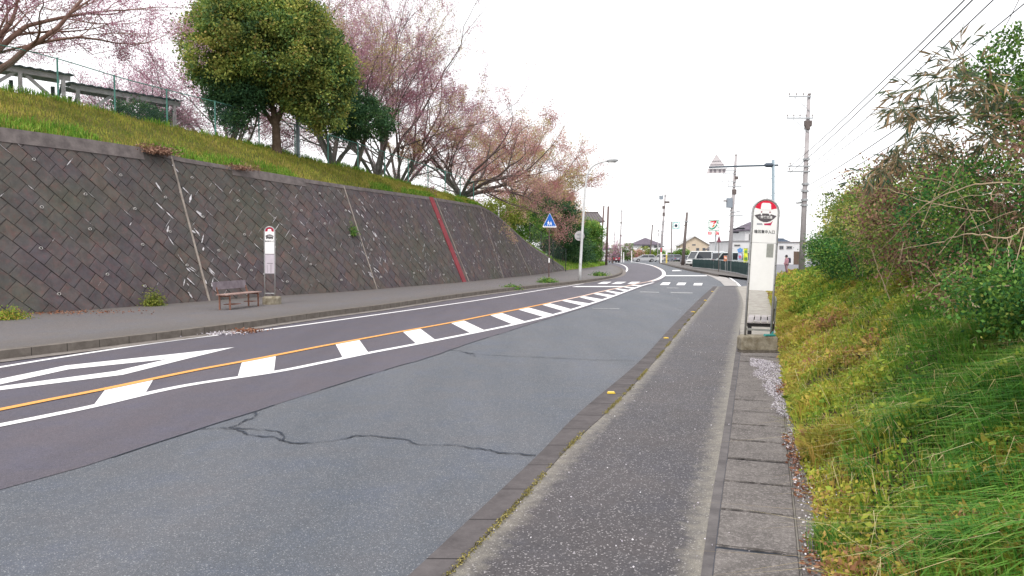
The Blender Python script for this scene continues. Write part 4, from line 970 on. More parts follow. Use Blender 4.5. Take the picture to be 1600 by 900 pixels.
M_SHR1 = foliage('shrub_leaf_green', [(0, (.015, .06, .03)), (.35, (.05, .16, .045)), (.65, (.12, .28, .05)), (.88, (.24, .38, .07)), (1, (.46, .46, .12))], .3, patch=.5, pscale=1.3)  # darkest leaf tones and strong patches paint in the shaded gaps between leaves
M_SHR2 = foliage('shrub_leaf_olive', [(0, (.03, .08, .03)), (.3, (.13, .21, .05)), (.6, (.28, .34, .07)), (.85, (.46, .42, .12)), (1, (.56, .38, .2))], .3, patch=.5, pscale=1.3)
M_SHR3 = foliage('shrub_leaf_reddish', [(0, (.06, .06, .04)), (.3, (.22, .12, .10)), (.6, (.42, .24, .17)), (.75, (.16, .26, .06)), (1, (.28, .38, .09))], .3, patch=.5, pscale=1.3)
thicket(31, 3.3, 1.1, 1.9, 11000, .075, M_SHR1, 'green shrub at the far end of the thicket beside the big utility pole')
thicket(25, 2.9, 1.15, 2.5, 15000, .07, M_SHR2, 'tall olive green shrub second from the far end of the thicket')
thicket(21, 2.5, 1.15, 2.3, 16000, .065, M_SHR2, 'olive shrub rising behind the rounded green shrub')
thicket(18.5, 1.75, .9, 1.35, 15000, .05, M_SHR1, 'rounded dense green shrub low on the bank past the bus stop')
thicket(16, 2.3, 1.35, 2.2, 18000, .055, M_SHR2, 'olive leaved shrub on the bank crest in the middle of the thicket')
thicket(14.5, 1.5, .75, 1.1, 9000, .045, M_SHR1, 'small green shrub next to the rounded dense one')
thicket(12.6, 2.1, 1.2, 1.9, 14000, .05, M_SHR2, 'fresh green shrub behind the bare tan vines')
thicket(10.6, 2.15, 1.15, 1.9, 15000, .048, M_SHR3, 'reddish leaved shrub in the thicket above the yellow weeds')
thicket(8.8, 2.1, 1.0, 1.5, 12000, .042, M_SHR1, 'green shrub under the dry vines near the right edge')
thicket(7.6, 2.6, 1.0, 1.85, 16000, .042, M_SHR3, 'red brown shrub below the bamboo sprays at the right edge')
thicket(6.4, 2.7, .9, 1.25, 13000, .04, M_SHR1, 'nearest dense green shrub at the right edge of the view')
thicket(9.2, 3.9, 1.3, 2.3, 18000, .05, M_SHR1, 'tall green shrub at the top of the bank behind the red brown one')
thicket(5.6, 1.75, .6, .55, 9000, .035, M_SHR1, 'low leafy plant on the bank in front of the nearest shrub', name='low_shrub')
thicket(7.4, 1.75, .6, .5, 2600, .035, M_SHR3, 'low reddish plant on the bank under the drooping vines', name='low_shrub')
# bamboo
M_BAMB = foliage('bamboo_leaf', [(0, (.05, .09, .06)), (.4, (.11, .15, .09)), (.7, (.26, .18, .11)), (1, (.45, .30, .17))], .35, patch=.2)
M_CULM = mat('bamboo_culm', (.28, .24, .13), .7, var=.3)
M_VINE = mat('dry_vine', (.42, .32, .22), .85, var=.25, scale=12)
def bamboo(base, sprays, label, gp='bamboo sprays reaching over the thicket'):
    root = empty('bamboo', base, label, 'bamboo', gp); mb = MB(); P = []; D = []
    for pts in sprays:
        q = catmull([Vector(p) - base for p in pts], 8); n_ = len(q); mb.tube(q, [.012 * (1 - .8 * i / n_) for i in range(n_)], 5, caps=False)
        for i in range(int(n_ * .3), n_):
            for _ in range(2):
                d_ = (q[min(i + 1, n_ - 1)] - q[i - 1]).normalized(); e = (d_ + Vector((random.gauss(0, .7), random.gauss(0, .7), random.gauss(-.1, .5)))).normalized(); L = random.uniform(.12, .35)
                tw = [q[i], q[i] + e * L * .5, q[i] + e * L + Vector((0, 0, -.03))]; mb.tube(tw, [.003, .002, .001], 3, caps=False)
                for t in (.35, .55, .7, .85, 1, 1, 1):
                    P.append(tuple(q[i] + e * L * t)); D.append(tuple(e * .8 + Vector((random.gauss(0, .45), random.gauss(0, .45), random.gauss(-.35, .35)))))
    mb.build('culm', M_CULM, root, fix=False)
    P = np.array(P); leaves('foliage', P, rng.uniform(.10, .22, len(P)), .021, M_BAMB, root, D=np.array(D), fold=.1)
    return root
def on_bank(px, py, d0):       # world point on the bank near this column
    return None
B1 = Vector(bank_pt(float(np.interp(8.2, [p.y for p in FT], np.arange(len(FT)))), 3.6)); B2 = Vector(bank_pt(float(np.interp(10.5, [p.y for p in FT], np.arange(len(FT)))), 3.6))
bamboo(B1, [[B1, V(1600, 200, 7.6), V(1560, 150, 7.3), V(1490, 118, 7.0), V(1425, 140, 6.9)], [B1, V(1590, 240, 7.5), V(1530, 200, 7.2), V(1475, 170, 7.0), V(1400, 168, 6.9)], [B1, V(1580, 220, 7.6), V(1540, 160, 7.5), V(1500, 95, 7.4)]], 'greenish bamboo spray reaching highest over the thicket at the right')
bamboo(B2, [[B2, V(1530, 280, 9.6), V(1480, 225, 9.2), V(1430, 215, 8.9), V(1385, 262, 8.7)], [B2, V(1520, 300, 9.6), V(1460, 240, 9.3), V(1400, 250, 9.0), V(1362, 272, 8.9)], [B2, V(1500, 260, 9.8), V(1450, 190, 9.6), V(1415, 180, 9.5)]], 'brown tinted drooping bamboo spray left of the higher one')
tb = B1 + Vector((.6, .3, 0))
t0 = lambda px, py, Y: tuple(V(px, py, Y) - tb)
cluster_tree('young_tree', tb, [([(0, 0, 0), t0(1570, 180, 8), t0(1540, 110, 8)], [.03, .02, .01])], [(t0(1538, 112, 8), (.26, .26, .22)), (t0(1590, 95, 8), (.35, .3, .2)), (t0(1575, 160, 8), (.4, .4, .25)), (t0(1610, 170, 8), (.5, .5, .4)), (t0(1590, 62, 8), (.2, .2, .1))], 5000, .045, M_MIDG, 'young tree with bright green leaves poking out over the bamboo', 'tree', clump=.12, perclump=25, inner=.3, tr='stem', part='foliage')
vn = MB()
def vine(pts, r_): q = catmull([V(*p) for p in pts], 7); vn.tube([p + Vector((random.gauss(0, .006), 0, random.gauss(0, .006))) for p in q], [r_ * (1 - .6 * i / len(q)) for i in range(len(q))], 5, caps=False)
vine([(1620, 292, 6.2), (1560, 285, 6.2), (1500, 295, 6.4), (1440, 325, 6.7), (1400, 365, 7.2), (1370, 400, 7.8)], .008)
vine([(1620, 300, 6.4), (1560, 302, 6.4), (1500, 310, 6.6), (1435, 332, 6.9)], .004)
vine([(1610, 340, 5.6), (1580, 370, 5.6), (1510, 367, 5.9), (1460, 380, 6.3), (1405, 389, 6.9)], .007)
vine([(1580, 370, 5.6), (1575, 400, 5.6), (1585, 425, 5.6), (1570, 435, 5.6)], .005); vine([(1555, 290, 6.2), (1548, 310, 6.1), (1565, 318, 6.1), (1570, 300, 6.1)], .004)
vine([(1580, 445, 5.0), (1530, 450, 5.2), (1470, 465, 5.6)], .006); vine([(1515, 460, 5.2), (1520, 475, 5.1), (1535, 482, 5.0)], .005)
vine([(1540, 330, 7), (1460, 318, 7.4), (1400, 300, 8), (1340, 285, 10)], .005); vine([(1500, 420, 6.8), (1470, 440, 6.8), (1440, 470, 6.9)], .005)
vine([(1430, 350, 8), (1380, 355, 9), (1330, 385, 10.5)], .005); vine([(1390, 470, 9), (1372, 420, 9), (1360, 385, 9)], .006)
for k in range(150):
    i_ = float(np.interp(random.uniform(5, 20), [p.y for p in FT], np.arange(len(FT)))); a_ = bank_pt(i_, random.uniform(1.2, 2.4)); up_ = Vector((random.uniform(-.8, .4), random.uniform(-.6, .3), random.uniform(.1, 1.0))); a_.z += random.uniform(0, 1.3)
    q = catmull([a_, a_ + up_ * .5 + Vector((0, 0, .12)), a_ + up_ + Vector((random.uniform(-.3, .1), 0, -.05 - random.random() * .25))], 5); vn.tube(q, [.0038 * (1 - .6 * j / len(q)) for j in range(len(q))], 4, caps=False)
o = vn.build('dry_vines', M_VINE, None, fix=False); tag(o, 'bare tan vines arching over the front of the thicket on the right', 'vine')
# dead clumps and weeds at the wall
M_DEADV = foliage('dead_vine', [(0, (.14, .07, .05)), (.5, (.24, .13, .09)), (1, (.34, .22, .16))], .1)
def clump(name, c_, rx, rz, n_, lsz, m, label, cat, stems=True):
    r_ = empty(name, c_, label, cat)
    st = MB()
    for k in range(14): a = random.uniform(0, 6.28); st.tube([(0, 0, 0), (math.cos(a) * rx * .5, math.sin(a) * rx * .5, rz * random.uniform(.4, .9)), (math.cos(a) * rx, math.sin(a) * rx, rz * random.uniform(.2, .9))], [.006, .004, .002], 3, caps=False)
    st.build('stem', M_BARK2, r_, fix=False)
    P = rng.normal(size=(n_, 3)) * np.array([rx * .5, rx * .5, rz * .4]); P[:, 2] = np.abs(P[:, 2])
    leaves('foliage', P, rng.uniform(.7, 1.3, n_) * lsz, lsz * .5, m, r_); return r_
sA = s_of(243, 4.6); c_ = wall_pt(sA, htop(sA) - .08, .06)
clump('dead_creeper', c_, .55, .28, 1500, .09, M_DEADV, 'dead brown creeper hanging over the wall top left of the first joint', 'dead plant')
sA = s_of(372, 4.6); clump('dead_creeper', wall_pt(sA, htop(sA) - .05, .03), .6, .16, 900, .08, M_DEADV, 'dead reddish creeper on the wall top above the bus stop sign', 'dead plant')
clump('weed', G(240, 478, .15), .26, .42, 1500, .06, M_YELG, 'leafy green weed growing from the pavement at the foot of the wall', 'weed')
clump('weed', G(12, 499, .15), .38, .26, 1500, .06, M_COVER, 'brownish weed at the foot of the wall at the left edge', 'weed')
clump('weed', G(855, 441.5, .15), .45, .25, 900, .09, M_MIDG, 'green weed growing round the foot of the crossing sign', 'weed')
clump('weed', G(800, 452, .05), .4, .2, 700, .09, M_MIDG, 'weed in the left gutter before the crossing sign', 'weed')
clump('weed', G(937, 431, .15), .5, .25, 600, .12, M_MIDG, 'weed on the kerb past the street lamp', 'weed')
clump('weed', wall_pt(s_of(562, 1.2), 2.3, .04), .18, .5, 500, .07, M_MIDG, 'small green plant rooted in the wall beside the second joint', 'weed')
#==OBJECTS==
# ------------------------------------------------------------------ chain link fence along the ridge
M_FGREEN = mat('fence_green_paint', (.10, .27, .23), .6, var=.25, scale=6)
M_FWIRE = mat('fence_wire', (.16, .30, .27), .6)
M_GALV = mat('galvanised_steel', (.42, .44, .46), .45, metal=.5, var=.12, scale=5)
M_STEELB = mat('blue_grey_steel', (.26, .33, .38), .5, var=.1)
def chain_fence(name, pts, H, step, label, m_post=M_FGREEN, m_wire=M_FWIRE, cell=.09, wire=.0022, postr=.03, parent=None, topr=.018):
    """pts: polyline of the fence foot"""
    root = empty(name, pts[0], label, 'fence'); o_ = pts[0]; S = arclen(pts); L = S[-1]
    n_ = max(1, int(round(L / step))); up = Vector((0, 0, 1)); pm = None
    for k in range(n_ + 1):
        p = at_s(pts, S, L * k / n_); mb = MB(); mb.tube([(0, 0, -.5), (0, 0, H + .03)], postr, 8)
        if pm is None: pm = mb.build('post', m_post, root)
        else: q = pm.copy(); C.objects.link(q); q.parent = root; pm = q
        pm.location = p - o_
    mb = MB(); tp_ = [at_s(pts, S, L * k / (n_ * 3)) + up * H - o_ for k in range(n_ * 3 + 1)]; mb.tube(tp_, topr, 6); mb.build('top_rail', m_post, root)
    # crossing diagonal wires
    P = []
    m = int(L / cell); seg = 3
    for sgn in (1, -1):
        for k in range(-int(H / cell), m + int(H / cell)):
            s0 = k * cell; s1 = s0 + sgn * H
            for j in range(seg):
                a = s0 + (s1 - s0) * j / seg; b = s0 + (s1 - s0) * (j + 1) / seg
                if min(a, b) < 0 or max(a, b) > L: continue
                pa = at_s(pts, S, a) + up * H * j / seg - o_; pb = at_s(pts, S, b) + up * H * (j + 1) / seg - o_
                P += [tuple(pa - up * wire), tuple(pa + up * wire), tuple(pb + up * wire), tuple(pb - up * wire)]
    npmesh('mesh_netting', np.array(P), 4, m_wire, root); return root
FR = []
for px_ in (-40, 30, 105, 150, 204, 245, 286, 330, 358, 400, 440, 480, 520, 560, 600, 640, 680, 715, 745):
    r = min(RID, key=lambda q: abs(PX(q)[0] - px_)); i = RID.index(r); k = min(max(int(sl[i] / WA[-1] * (len(WS) - 1)), 0), len(WS) - 1); n_ = NRM[k]
    FR.append(Vector((r.x - n_.x * .15, r.y - n_.y * .15, r.z - .03)))
d = (FR[0] - FR[1]); FR = [FR[0] + d] + FR
chain_fence('chain_link_fence', FR, 1.45, 2.1, 'green chain link fence with thin posts along the top of the grass slope')
f2 = [V(828, 386, 58), V(846, 399, 60), V(866, 411, 62), V(884, 424, 63.5)]
M_FBLK = mat('dark_fence_paint', (.03, .04, .04), .6)
chain_fence('dark_chain_link_fence', f2, 1.9, 2.2, 'dark chain link fence stepping down past the sloping end of the wall', M_FBLK, mat('dark_wire', (.05, .08, .08), .6), cell=.12, wire=.005, postr=.035)

# ------------------------------------------------------------------ roofed wooden racks on the terrace
M_WOOD = mat('weathered_grey_wood', (.32, .31, .33), .85, col2=(.48, .47, .49), scale=4, bump=.3)
M_WDARK = mat('dark_wood', (.05, .045, .05), .85, var=.3)
M_CORR = mat('dark_corrugated_roof', (.035, .04, .055), .6, var=.2)
def rack(p0, p1, depth, label, drop=.35):
    """p0, p1: roof front corners (left, right); posts go down"""
    root = empty('roofed_rack', p0, label, 'wooden rack'); a = Vector(p0); b = Vector(p1); d = (b - a); L = d.length; d.normalize(); side = Vector((-d.y, d.x, 0)).normalized()
    if side.y < 0: side = -side
    T = lambda s, t, z: d * s + side * t + Vector((0, 0, z))
    mb = MB(); K = int(L / .16); vs = []
    for i in range(K + 1):
        s = L * i / K; z = .02 * (1 if i % 2 else -1); vs += [T(s, -.15, z), T(s, depth, z + .25), T(s, depth, z + .20), T(s, -.15, z - .05)]
    fs = []
    for i in range(K):
        for k in range(4): fs.append((i * 4 + k, (i + 1) * 4 + k, (i + 1) * 4 + (k + 1) % 4, i * 4 + (k + 1) % 4))
    fs += [(0, 1, 2, 3), tuple(K * 4 + k for k in (3, 2, 1, 0))]; mb.add(vs, fs); mb.build('roof', M_CORR, root)
    for t in (0.0, depth - .15):
        mb = MB(); mb.beam(T(.1, t, -.17 + t * .12), T(L - .1, t, -.17 + t * .12), .08, .20); mb.build('beam', M_WOOD, root)
    for s in [.35, L * .5, L - .35]:
        for t in (0.0, depth - .15):
            mb = MB(); mb.box(T(s, t, -1.4), (.13, .13, 2.3), Matrix.Rotation(math.atan2(d.y, d.x), 3, 'Z')); mb.build('post', M_WOOD if t == 0 else M_WDARK, root)
    for s, e in ((.35, 1.0), (L - .35, -1.0)):
        mb = MB(); mb.beam(T(s + e * 1.3, 0.07, -.25), T(s, .07, -1.35), .07, .12); mb.build('brace', M_WOOD, root)
        mb = MB(); mb.beam(T(s, .0, -.3), T(s + e * .02, depth - .2, -1.4), .07, .1); mb.build('brace', M_WDARK, root)
    return root
rack(V(-60, 88, 27.5), V(114, 117, 30), 1.9, 'left roofed wooden rack half behind the pink cherry at the far left')
rack(V(106, 128, 30.6), V(285, 158, 33.5), 1.9, 'right roofed wooden rack with dark corrugated top behind the fence')

# ------------------------------------------------------------------ lettering
def text_on(name, body, size, m, parent, loc, thick=.0012, sx=1.0, rot=None, weight=0.0):
    cu = bpy.data.curves.new(name, 'FONT'); cu.body = body; cu.size = size; cu.align_x = 'CENTER'; cu.align_y = 'CENTER'; cu.extrude = thick; cu.offset = weight; cu.resolution_u = 3
    t = bpy.data.objects.new(name, cu); C.objects.link(t); bpy.context.view_layer.update()
    me = bpy.data.meshes.new_from_object(t.evaluated_get(bpy.context.evaluated_depsgraph_get())); bpy.data.objects.remove(t, do_unlink=True)
    me.materials.clear(); me.materials.append(m); o = bpy.data.objects.new(name, me); C.objects.link(o); o.parent = parent
    o.location = loc; o.rotation_euler = rot if rot else (R(90), 0, 0); o.scale = (sx, 1, 1); return o

# ------------------------------------------------------------------ bus stop signs
M_ALU = mat('aluminium_tube', (.42, .42, .43), .4, metal=.55, var=.12, scale=20)
M_WHITE = mat('white_sign_face', (.92, .92, .92), .45, var=.03, scale=4)
M_RED = mat('sign_red', (.72, .02, .06), .45); M_GREYINK = mat('sign_dark_grey', (.11, .10, .11), .5); M_INK = mat('black_ink', (.02, .02, .025), .5)
M_LILAC = mat('timetable_paper', (.55, .50, .56), .6, var=.06, scale=6); M_CBASE = mat('weathered_base_concrete', (.15, .125, .085), .95, col2=(.31, .28, .22), scale=7, bump=.7, bscale=25)
def arc(cx, cz, r, a0, a1, n_): return [(cx + r * math.cos(R(a0 + (a1 - a0) * k / n_)), cz + r * math.sin(R(a0 + (a1 - a0) * k / n_))) for k in range(n_ + 1)]
def bus_stop(loc, rz, lean, W, H, zbot, base, kind, label, name_txt):
    root = empty('bus_stop_sign', loc, label, 'bus stop sign', 'bus stop signs', rot=(0, R(lean), rz))
    bz, bw, bd = base[:3]
    hw = W / 2; r = .019; zc = H - hw
    if kind == 'near':
        b_ = MB(); b_.prism([(-bw / 2, 0), (bw / 2 - .0, 0), (bw / 2 + .005, bz * .9), (bw / 2 - .03, bz), (-bw / 2 + .05, bz), (-bw / 2 - .0, bz * .85)], -bd / 2, bd / 2)
    else:
        b_ = MB(); b_.tube([(.06, 0, -.02), (.06, 0, bz * .8), (.06, 0, bz)], [bw / 2, bw / 2, bw / 2 - .04], 20)
    bo = b_.build('concrete_base', M_CBASE, root, bevel=.02); bo.rotation_euler = (0, -R(lean), 0)
    f = MB(); pts = [(-hw, 0, bz - .03), (-hw, 0, zc * .5)] + [(x, 0, z) for x, z in arc(0, zc, hw, 180, 0, 16)] + [(hw, 0, zc * .5), (hw, 0, bz - .03)]
    f.tube(pts, r, 10); f.build('frame', M_ALU, root, smooth=True)
    f = MB(); f.beam((-hw, 0, bz + .09), (hw, 0, bz + .09), .02, .035); f.build('lower_crossbar', M_ALU, root)
    p = MB(); w2 = hw - .012
    p.prism([(-w2, zbot), (w2, zbot)] + arc(0, zc, w2, 0, 180, 20), -.006, .006); p.build('sign_panel', M_WHITE, root)
    Y = -.0066
    def dec(nm, poly, m, k=1, par=root): q = MB(); q.prism(poly, Y - .0014 * k, Y - .0014 * (k - 1) - .0002); return q.build(nm, m, par)
    em = empty('emblem', (0, 0, zc), None, None); em.parent = root
    rr = hw * .90 if kind == 'near' else hw * .84
    E = lambda l: [(x * rr, z * rr) for x, z in l]
    if kind == 'near':
        dec('red_crown', E([(-.93, .36)] + arc(0, 0, 1, 158, 22, 24)[0:25] + [(.93, .36), (0, .12)]), M_RED, 1, em)
        dec('white_vehicle', E([(-.46, .18), (-.40, .70), (-.28, .80), (.28, .80), (.40, .70), (.46, .18), (.44, -.12), (-.44, -.12)]), M_WHITE, 2, em)
        dec('vehicle_line', E([(-.42, .2), (.42, .2), (.42, .175), (-.42, .175)]), mat('pale_grey_ink', (.5, .5, .52), .5), 3, em)
        lens = [(-.95, -.30), (-.5, -.16), (0, -.10), (.5, -.16), (.95, -.30)] + arc(0, -.16, .95, -22, -158, 16)[1:16]
        lens = [(-.95, -.30), (-.45, -.16), (0, -.11), (.45, -.16), (.95, -.30), (.72, -.56), (.45, -.76), (.15, -.87), (-.15, -.87), (-.45, -.76), (-.72, -.56)]
        dec('grey_lens', E(lens), M_GREYINK, 1, em)
        for sx_ in (-1, 1):
            dec('lamp_dot', E(arc(sx_ * .36, .0, .065, 0, 330, 11)), mat('dot_maroon', (.25, .02, .06), .5), 3, em)
            dec('white_tooth', E([(sx_ * .36 - .06, -.1), (sx_ * .36 + .06, -.1), (sx_ * .36 + .05, -.27), (sx_ * .36 - .05, -.27)]), M_WHITE, 3, em)
        text_on('operator_name', '・常磐交通', rr * .255, M_WHITE, em, (-.05 * rr, Y - .004, -.46 * rr), weight=.0006)
        dec('grey_tail', E([(-.7, -.97), (-.25, -.97), (-.2, -1.13), (-.7, -1.13)]), mat('tail_grey', (.4, .41, .45), .5), 1, em)
        dec('red_tail', E([(-.1, -1.0), (.45, -.93), (.66, -.72), (.5, -1.13), (-.05, -1.13)]), mat('tail_crimson', (.5, .02, .09), .5), 1, em)
        text_on('stop_name', name_txt, .060, M_INK, root, (.0, Y - .002, zc - hw - .115), weight=.0006, sx=.93)
        dec('panel_seam', [(-w2, zc - hw - .29), (w2, zc - hw - .29), (w2, zc - hw - .294), (-w2, zc - hw - .294)], mat('seam_grey', (.3, .3, .32), .5), 1)
        dec('timetable_window', [(w2 - .145, zc - hw - .525), (w2 - .035, zc - hw - .525), (w2 - .035, zc - hw - .305), (w2 - .145, zc - hw - .305)], mat('window_grey', (.34, .35, .33), .4, var=.1, scale=30), 1)
        bl = MB()
        for z in (zc - hw - .3, zbot + .1, 1.4, 1.75):
            for sx_ in (-1, 1): bl.tube([(sx_ * hw, -r - .008, z), (sx_ * hw, r, z)], .007, 6)
        bl.build('bolts', M_INK, root)
    else:
        ring = arc(0, .12, .98, 185, -5, 20) + arc(0, .12, .48, -5, 185, 20)
        dec('red_arc', E(ring), mat('arc_crimson', (.42, .01, .05), .5), 1, em)
        dec('white_vehicle', E([(-.42, -.1), (-.42, .5), (-.3, .66), (.3, .66), (.42, .5), (.42, -.1)]), M_WHITE, 2, em)
        dec('black_square', E([(-.8, -1.75), (.8, -1.75), (.8, -.95), (-.8, -.95)]), M_INK, 1, em)
        dec('black_lens', E([(-1, -1.05), (-.6, -.75), (0, -.62), (.6, -.75), (1, -1.05), (.6, -1.45), (0, -1.62), (-.6, -1.45)]), M_GREYINK, 2, em)
        dec('white_lens_rim', E([(-.72, -1.50), (0, -1.74), (.72, -1.50), (.5, -1.66), (0, -1.82), (-.5, -1.66)]), M_WHITE, 3, em)
        text_on('operator_name', '・常磐交通', rr * .28, M_WHITE, em, (0, Y - .004, -1.08 * rr), weight=.0005)
        text_on('stop_name', name_txt, .052, M_INK, root, (0, Y - .002, zc - hw * 1.95), sx=.85, weight=.0005)
        dec('timetable_board', [(-w2, zbot), (w2, zbot), (w2, zbot + .62), (-w2, zbot + .62)], M_LILAC, 1)
        for z in (zbot, zbot + .6): dec('timetable_frame', [(-w2, z), (w2, z), (w2, z + .02), (-w2, z + .02)], M_GREYINK, 2)
        for z0, z1, x0, x1 in ((zbot + .32, zbot + .335, -.08, .09), (zbot + .04, zbot + .28, -.075, -.068), (zbot + .04, zbot + .3, .02, .027), (zbot + .04, zbot + .3, .055, .06)):
            dec('timetable_rule', [(x0, z0), (x1, z0), (x1, z1), (x0, z1)], M_GREYINK, 2)
    return root
pn = G(1188, 549, .112)
bus_stop((pn.x + .0, pn.y + .16, .112), R(-4), 2.6, .415, 2.47, .985, (.245, .59, .30), 'near', 'near bus stop sign in a leaning metal frame on a mossy concrete block', '植田東中入口')
pl_ = G(418, 476, .15)
bus_stop((pl_.x, pl_.y + .22, .15), R(10), .6, .30, 2.36, .92, (.24, .56, .5), 'far', 'bus stop sign with lilac timetable board beside the bench across the road', '植田東中入口')
# grating under the near base
gt = MB(); gz = .118; gc = G(1186, 550, .118)
for k in range(9): gt.box((gc.x, gc.y - .13 + k * .035, gz), (.60, .006, .022))
for k in range(19): gt.box((gc.x - .3 + k * .0333, gc.y + .01, gz), (.008, .29, .016))
tag(gt.build('drain_grating', mat('rusty_grating', (.16, .14, .12), .6, metal=.5, var=.4, scale=20), None), 'small steel drain grating under the front of the near bus stop base', 'grating')
tb_ = MB(); q0 = G(1205, 522, .37)
tb_.prism([(-.09, 0), (.08, .0), (.10, .015), (.07, .035), (0, .028), (-.07, .03)], -.05, .05); tb_.prism([(.02, .03), (.05, .03), (.065, .075), (.045, .075)], -.04, .0)
o = tb_.build('teal_bag', mat('teal_plastic', (.03, .22, .20), .5), None, bevel=.006); o.location = (pn.x + .16, pn.y + .05, .357); tag(o, 'crumpled teal plastic bag lying on the near bus stop base', 'bag')

# ------------------------------------------------------------------ benches
M_PLANK = mat('grey_bench_plank', (.28, .25, .25), .85, col2=(.58, .54, .54), scale=9, bump=.3)
M_RUSTW = mat('faded_red_wood', (.24, .15, .13), .85, col2=(.42, .30, .27), scale=6, bump=.3)
M_RSTEEL = mat('rusty_bench_steel', (.21, .10, .07), .8, var=.35, scale=14)
M_BBACK = mat('purple_grey_board', (.15, .125, .145), .85, col2=(.25, .215, .24), scale=5, bump=.3)
bp = G(375, 481.5, .15); brz = math.atan2(*(lambda d: (d.y, d.x))((G(410, 474, .15) - G(340, 483, .15))))
bench = empty('bench', bp, 'old bench with rust red seat and grey backboard against the retaining wall', 'bench', rz=brz)
BLn = 1.66; bench.location.x += .10; bench.location.y += .04
for k in range(3): mb = MB(); mb.box((0, .0 + k * .125, .42), (BLn + .12, .11, .03)); mb.build('seat_plank', M_RUSTW, bench, bevel=.004)
mb = MB(); mb.box((-.05, .40, .66), (BLn, .025, .22), Matrix.Rotation(R(-8), 3, 'X')); mb.build('backrest', M_BBACK, bench, bevel=.004)
for x in (-.74, .74):
    for y in (-.02, .29): mb = MB(); mb.beam((x, y, 0), (x, y, .405), .035, .035); mb.build('leg', M_RSTEEL, bench)
    mb = MB(); mb.beam((x, -.02, .38), (x, .31, .38), .03, .04); mb.build('seat_support', M_RSTEEL, bench)
    mb = MB(); mb.beam((x, .31, .38), (x, .385, .62), .03, .03); mb.build('back_support', M_RSTEEL, bench)
mb = MB(); mb.box((-.40, .12, .14), (.38, .30, .02)); mb.build('footboard', M_RSTEEL, bench)
mb = MB(); mb.box((.55, .12, .16), (.24, .28, .02)); mb.build('footboard', M_RSTEEL, bench)
# slatted bench behind the near sign, seen end on
c0 = V(1188.5, 500, 12.50); c0.z = .10; fd = Vector((.34, .94, 0)).normalized()
b2 = empty('bench', c0, 'slatted grey plank bench seen end on behind the near bus stop sign', 'bench', rz=math.atan2(-.345, 1))
for k in range(4): mb = MB(); mb.box((-.168 + k * .112, .72, .425), (.095, 1.5, .03)); mb.build('seat_plank', M_PLANK, b2, bevel=.004)
M_BLK2 = mat('black_bench_frame', (.03, .028, .03), .6)
for y in (.03, 1.4):
    mb = MB(); mb.beam((-.22, y, .38), (.22, y, .38), .05, .06); mb.build('crossbeam', M_BLK2, b2)
    for x in (-.19, .19): mb = MB(); mb.beam((x, y, 0), (x, y, .36), .045, .045); mb.build('leg', M_BLK2, b2)
mb = MB(); mb.beam((-.19, .05, .14), (.19, .05, .14), .02, .05); mb.build('stretcher', M_PLANK, b2)
mb = MB(); mb.box((.235, .72, .62), (.022, 1.5, .36), Matrix.Rotation(R(4), 3, 'Y')); mb.build('backrest', mat('green_grey_board', (.17, .18, .15), .85, var=.3, scale=6), b2, bevel=.004)
for y in (.1, 1.35): mb = MB(); mb.beam((.21, y, .3), (.225, y, .66), .03, .03); mb.build('back_support', M_BLK2, b2)

# ------------------------------------------------------------------ kerb reflectors
M_YREF = mat('yellow_reflector', (.80, .55, .06), .4)
ordn = ['nearest', 'second nearest', 'third nearest', 'fourth nearest', 'fifth nearest']
for k, (px_, py_) in enumerate([(955, 614.5), (1041, 528.5), (1083, 487.5), (1102, 469.5), (1113, 455.5)]):
    p = G(px_, py_, .108); mb = MB(); mb.prism([(-.045, 0), (.045, 0), (.035, .018), (-.035, .018)], -.03, .03); rt = empty('kerb_reflector', p, ordn[k] + ' of the small yellow reflectors on the right hand kerb', 'reflector', 'yellow kerb reflectors')
    mb.build('housing', M_YREF, rt); m2 = MB(); m2.prism([(-.033, .003), (.033, .003), (.027, .0145), (-.027, .0145)], -.0315, -.0301); m2.build('reflector_lens', mat('amber_lens', (.9, .65, .12), .2), rt)

# ------------------------------------------------------------------ street lamp, signs
M_WPOLE = mat('white_pole_paint', (.62, .63, .64), .45, var=.08, scale=3)
lb_ = G(906, 437.5, .15)
lamp = empty('street_lamp', lb_, 'tall curved white street lamp at the end of the left pavement', 'street lamp')
T = lambda px, py, dy=0: V(px, py, lb_.y + dy) - lb_
pts = [Vector((0, 0, -.1)), T(906.5, 420), T(910, 360), T(914, 300)] + catmull([T(914, 300), T(917, 276), T(924, 262, -.1), (T(936, 254.5, -.2)), T(950, 251.5, -.3)], 5)[1:]
mb = MB(); mb.tube(pts, [.085, .085, .07, .06] + [.05] * (len(pts) - 4), 10); mb.build('pole', M_WPOLE, lamp, smooth=True)
h0, h1 = T(948, 251.8, -.3), T(966, 250.5, -.4)
mb = MB(); mb.tube([h0, h0.lerp(h1, .2), h0.lerp(h1, .7), h1], [.05, .10, .10, .05], 10); ho = mb.build('lamp_head', mat('lamp_head_grey', (.30, .31, .32), .5), lamp, smooth=True)
mb = MB(); mb.box(h0.lerp(h1, .5) + Vector((0, 0, -.085)), (.42, .12, .05)); mb.build('lens', mat('lamp_lens', (.6, .6, .58), .2), lamp)
mb = MB(); mb.box(T(907, 408) + Vector((0, -.09, 0)), (.12, .05, .3)); mb.build('inspection_hatch', M_WPOLE, lamp)
def disc(mb, c_, r_, t, n_=24): mb.prism(arc(0, 0, r_, 0, 360 - 360 / n_, n_ - 1), -t, t); return mb
rc = V(905.5, 368.5, lb_.y + .16)
rs = empty('round_sign', rc, 'round pale grey traffic sign seen from behind on the street lamp pole', 'road sign')
disc(MB(), None, .29, .008).build('sign_disc', mat('sign_back_grey', (.47, .45, .46), .5, var=.08), rs)
mb = MB()
for z in (-.11, .11): mb.box((.02, -.03, z), (.36, .03, .035))
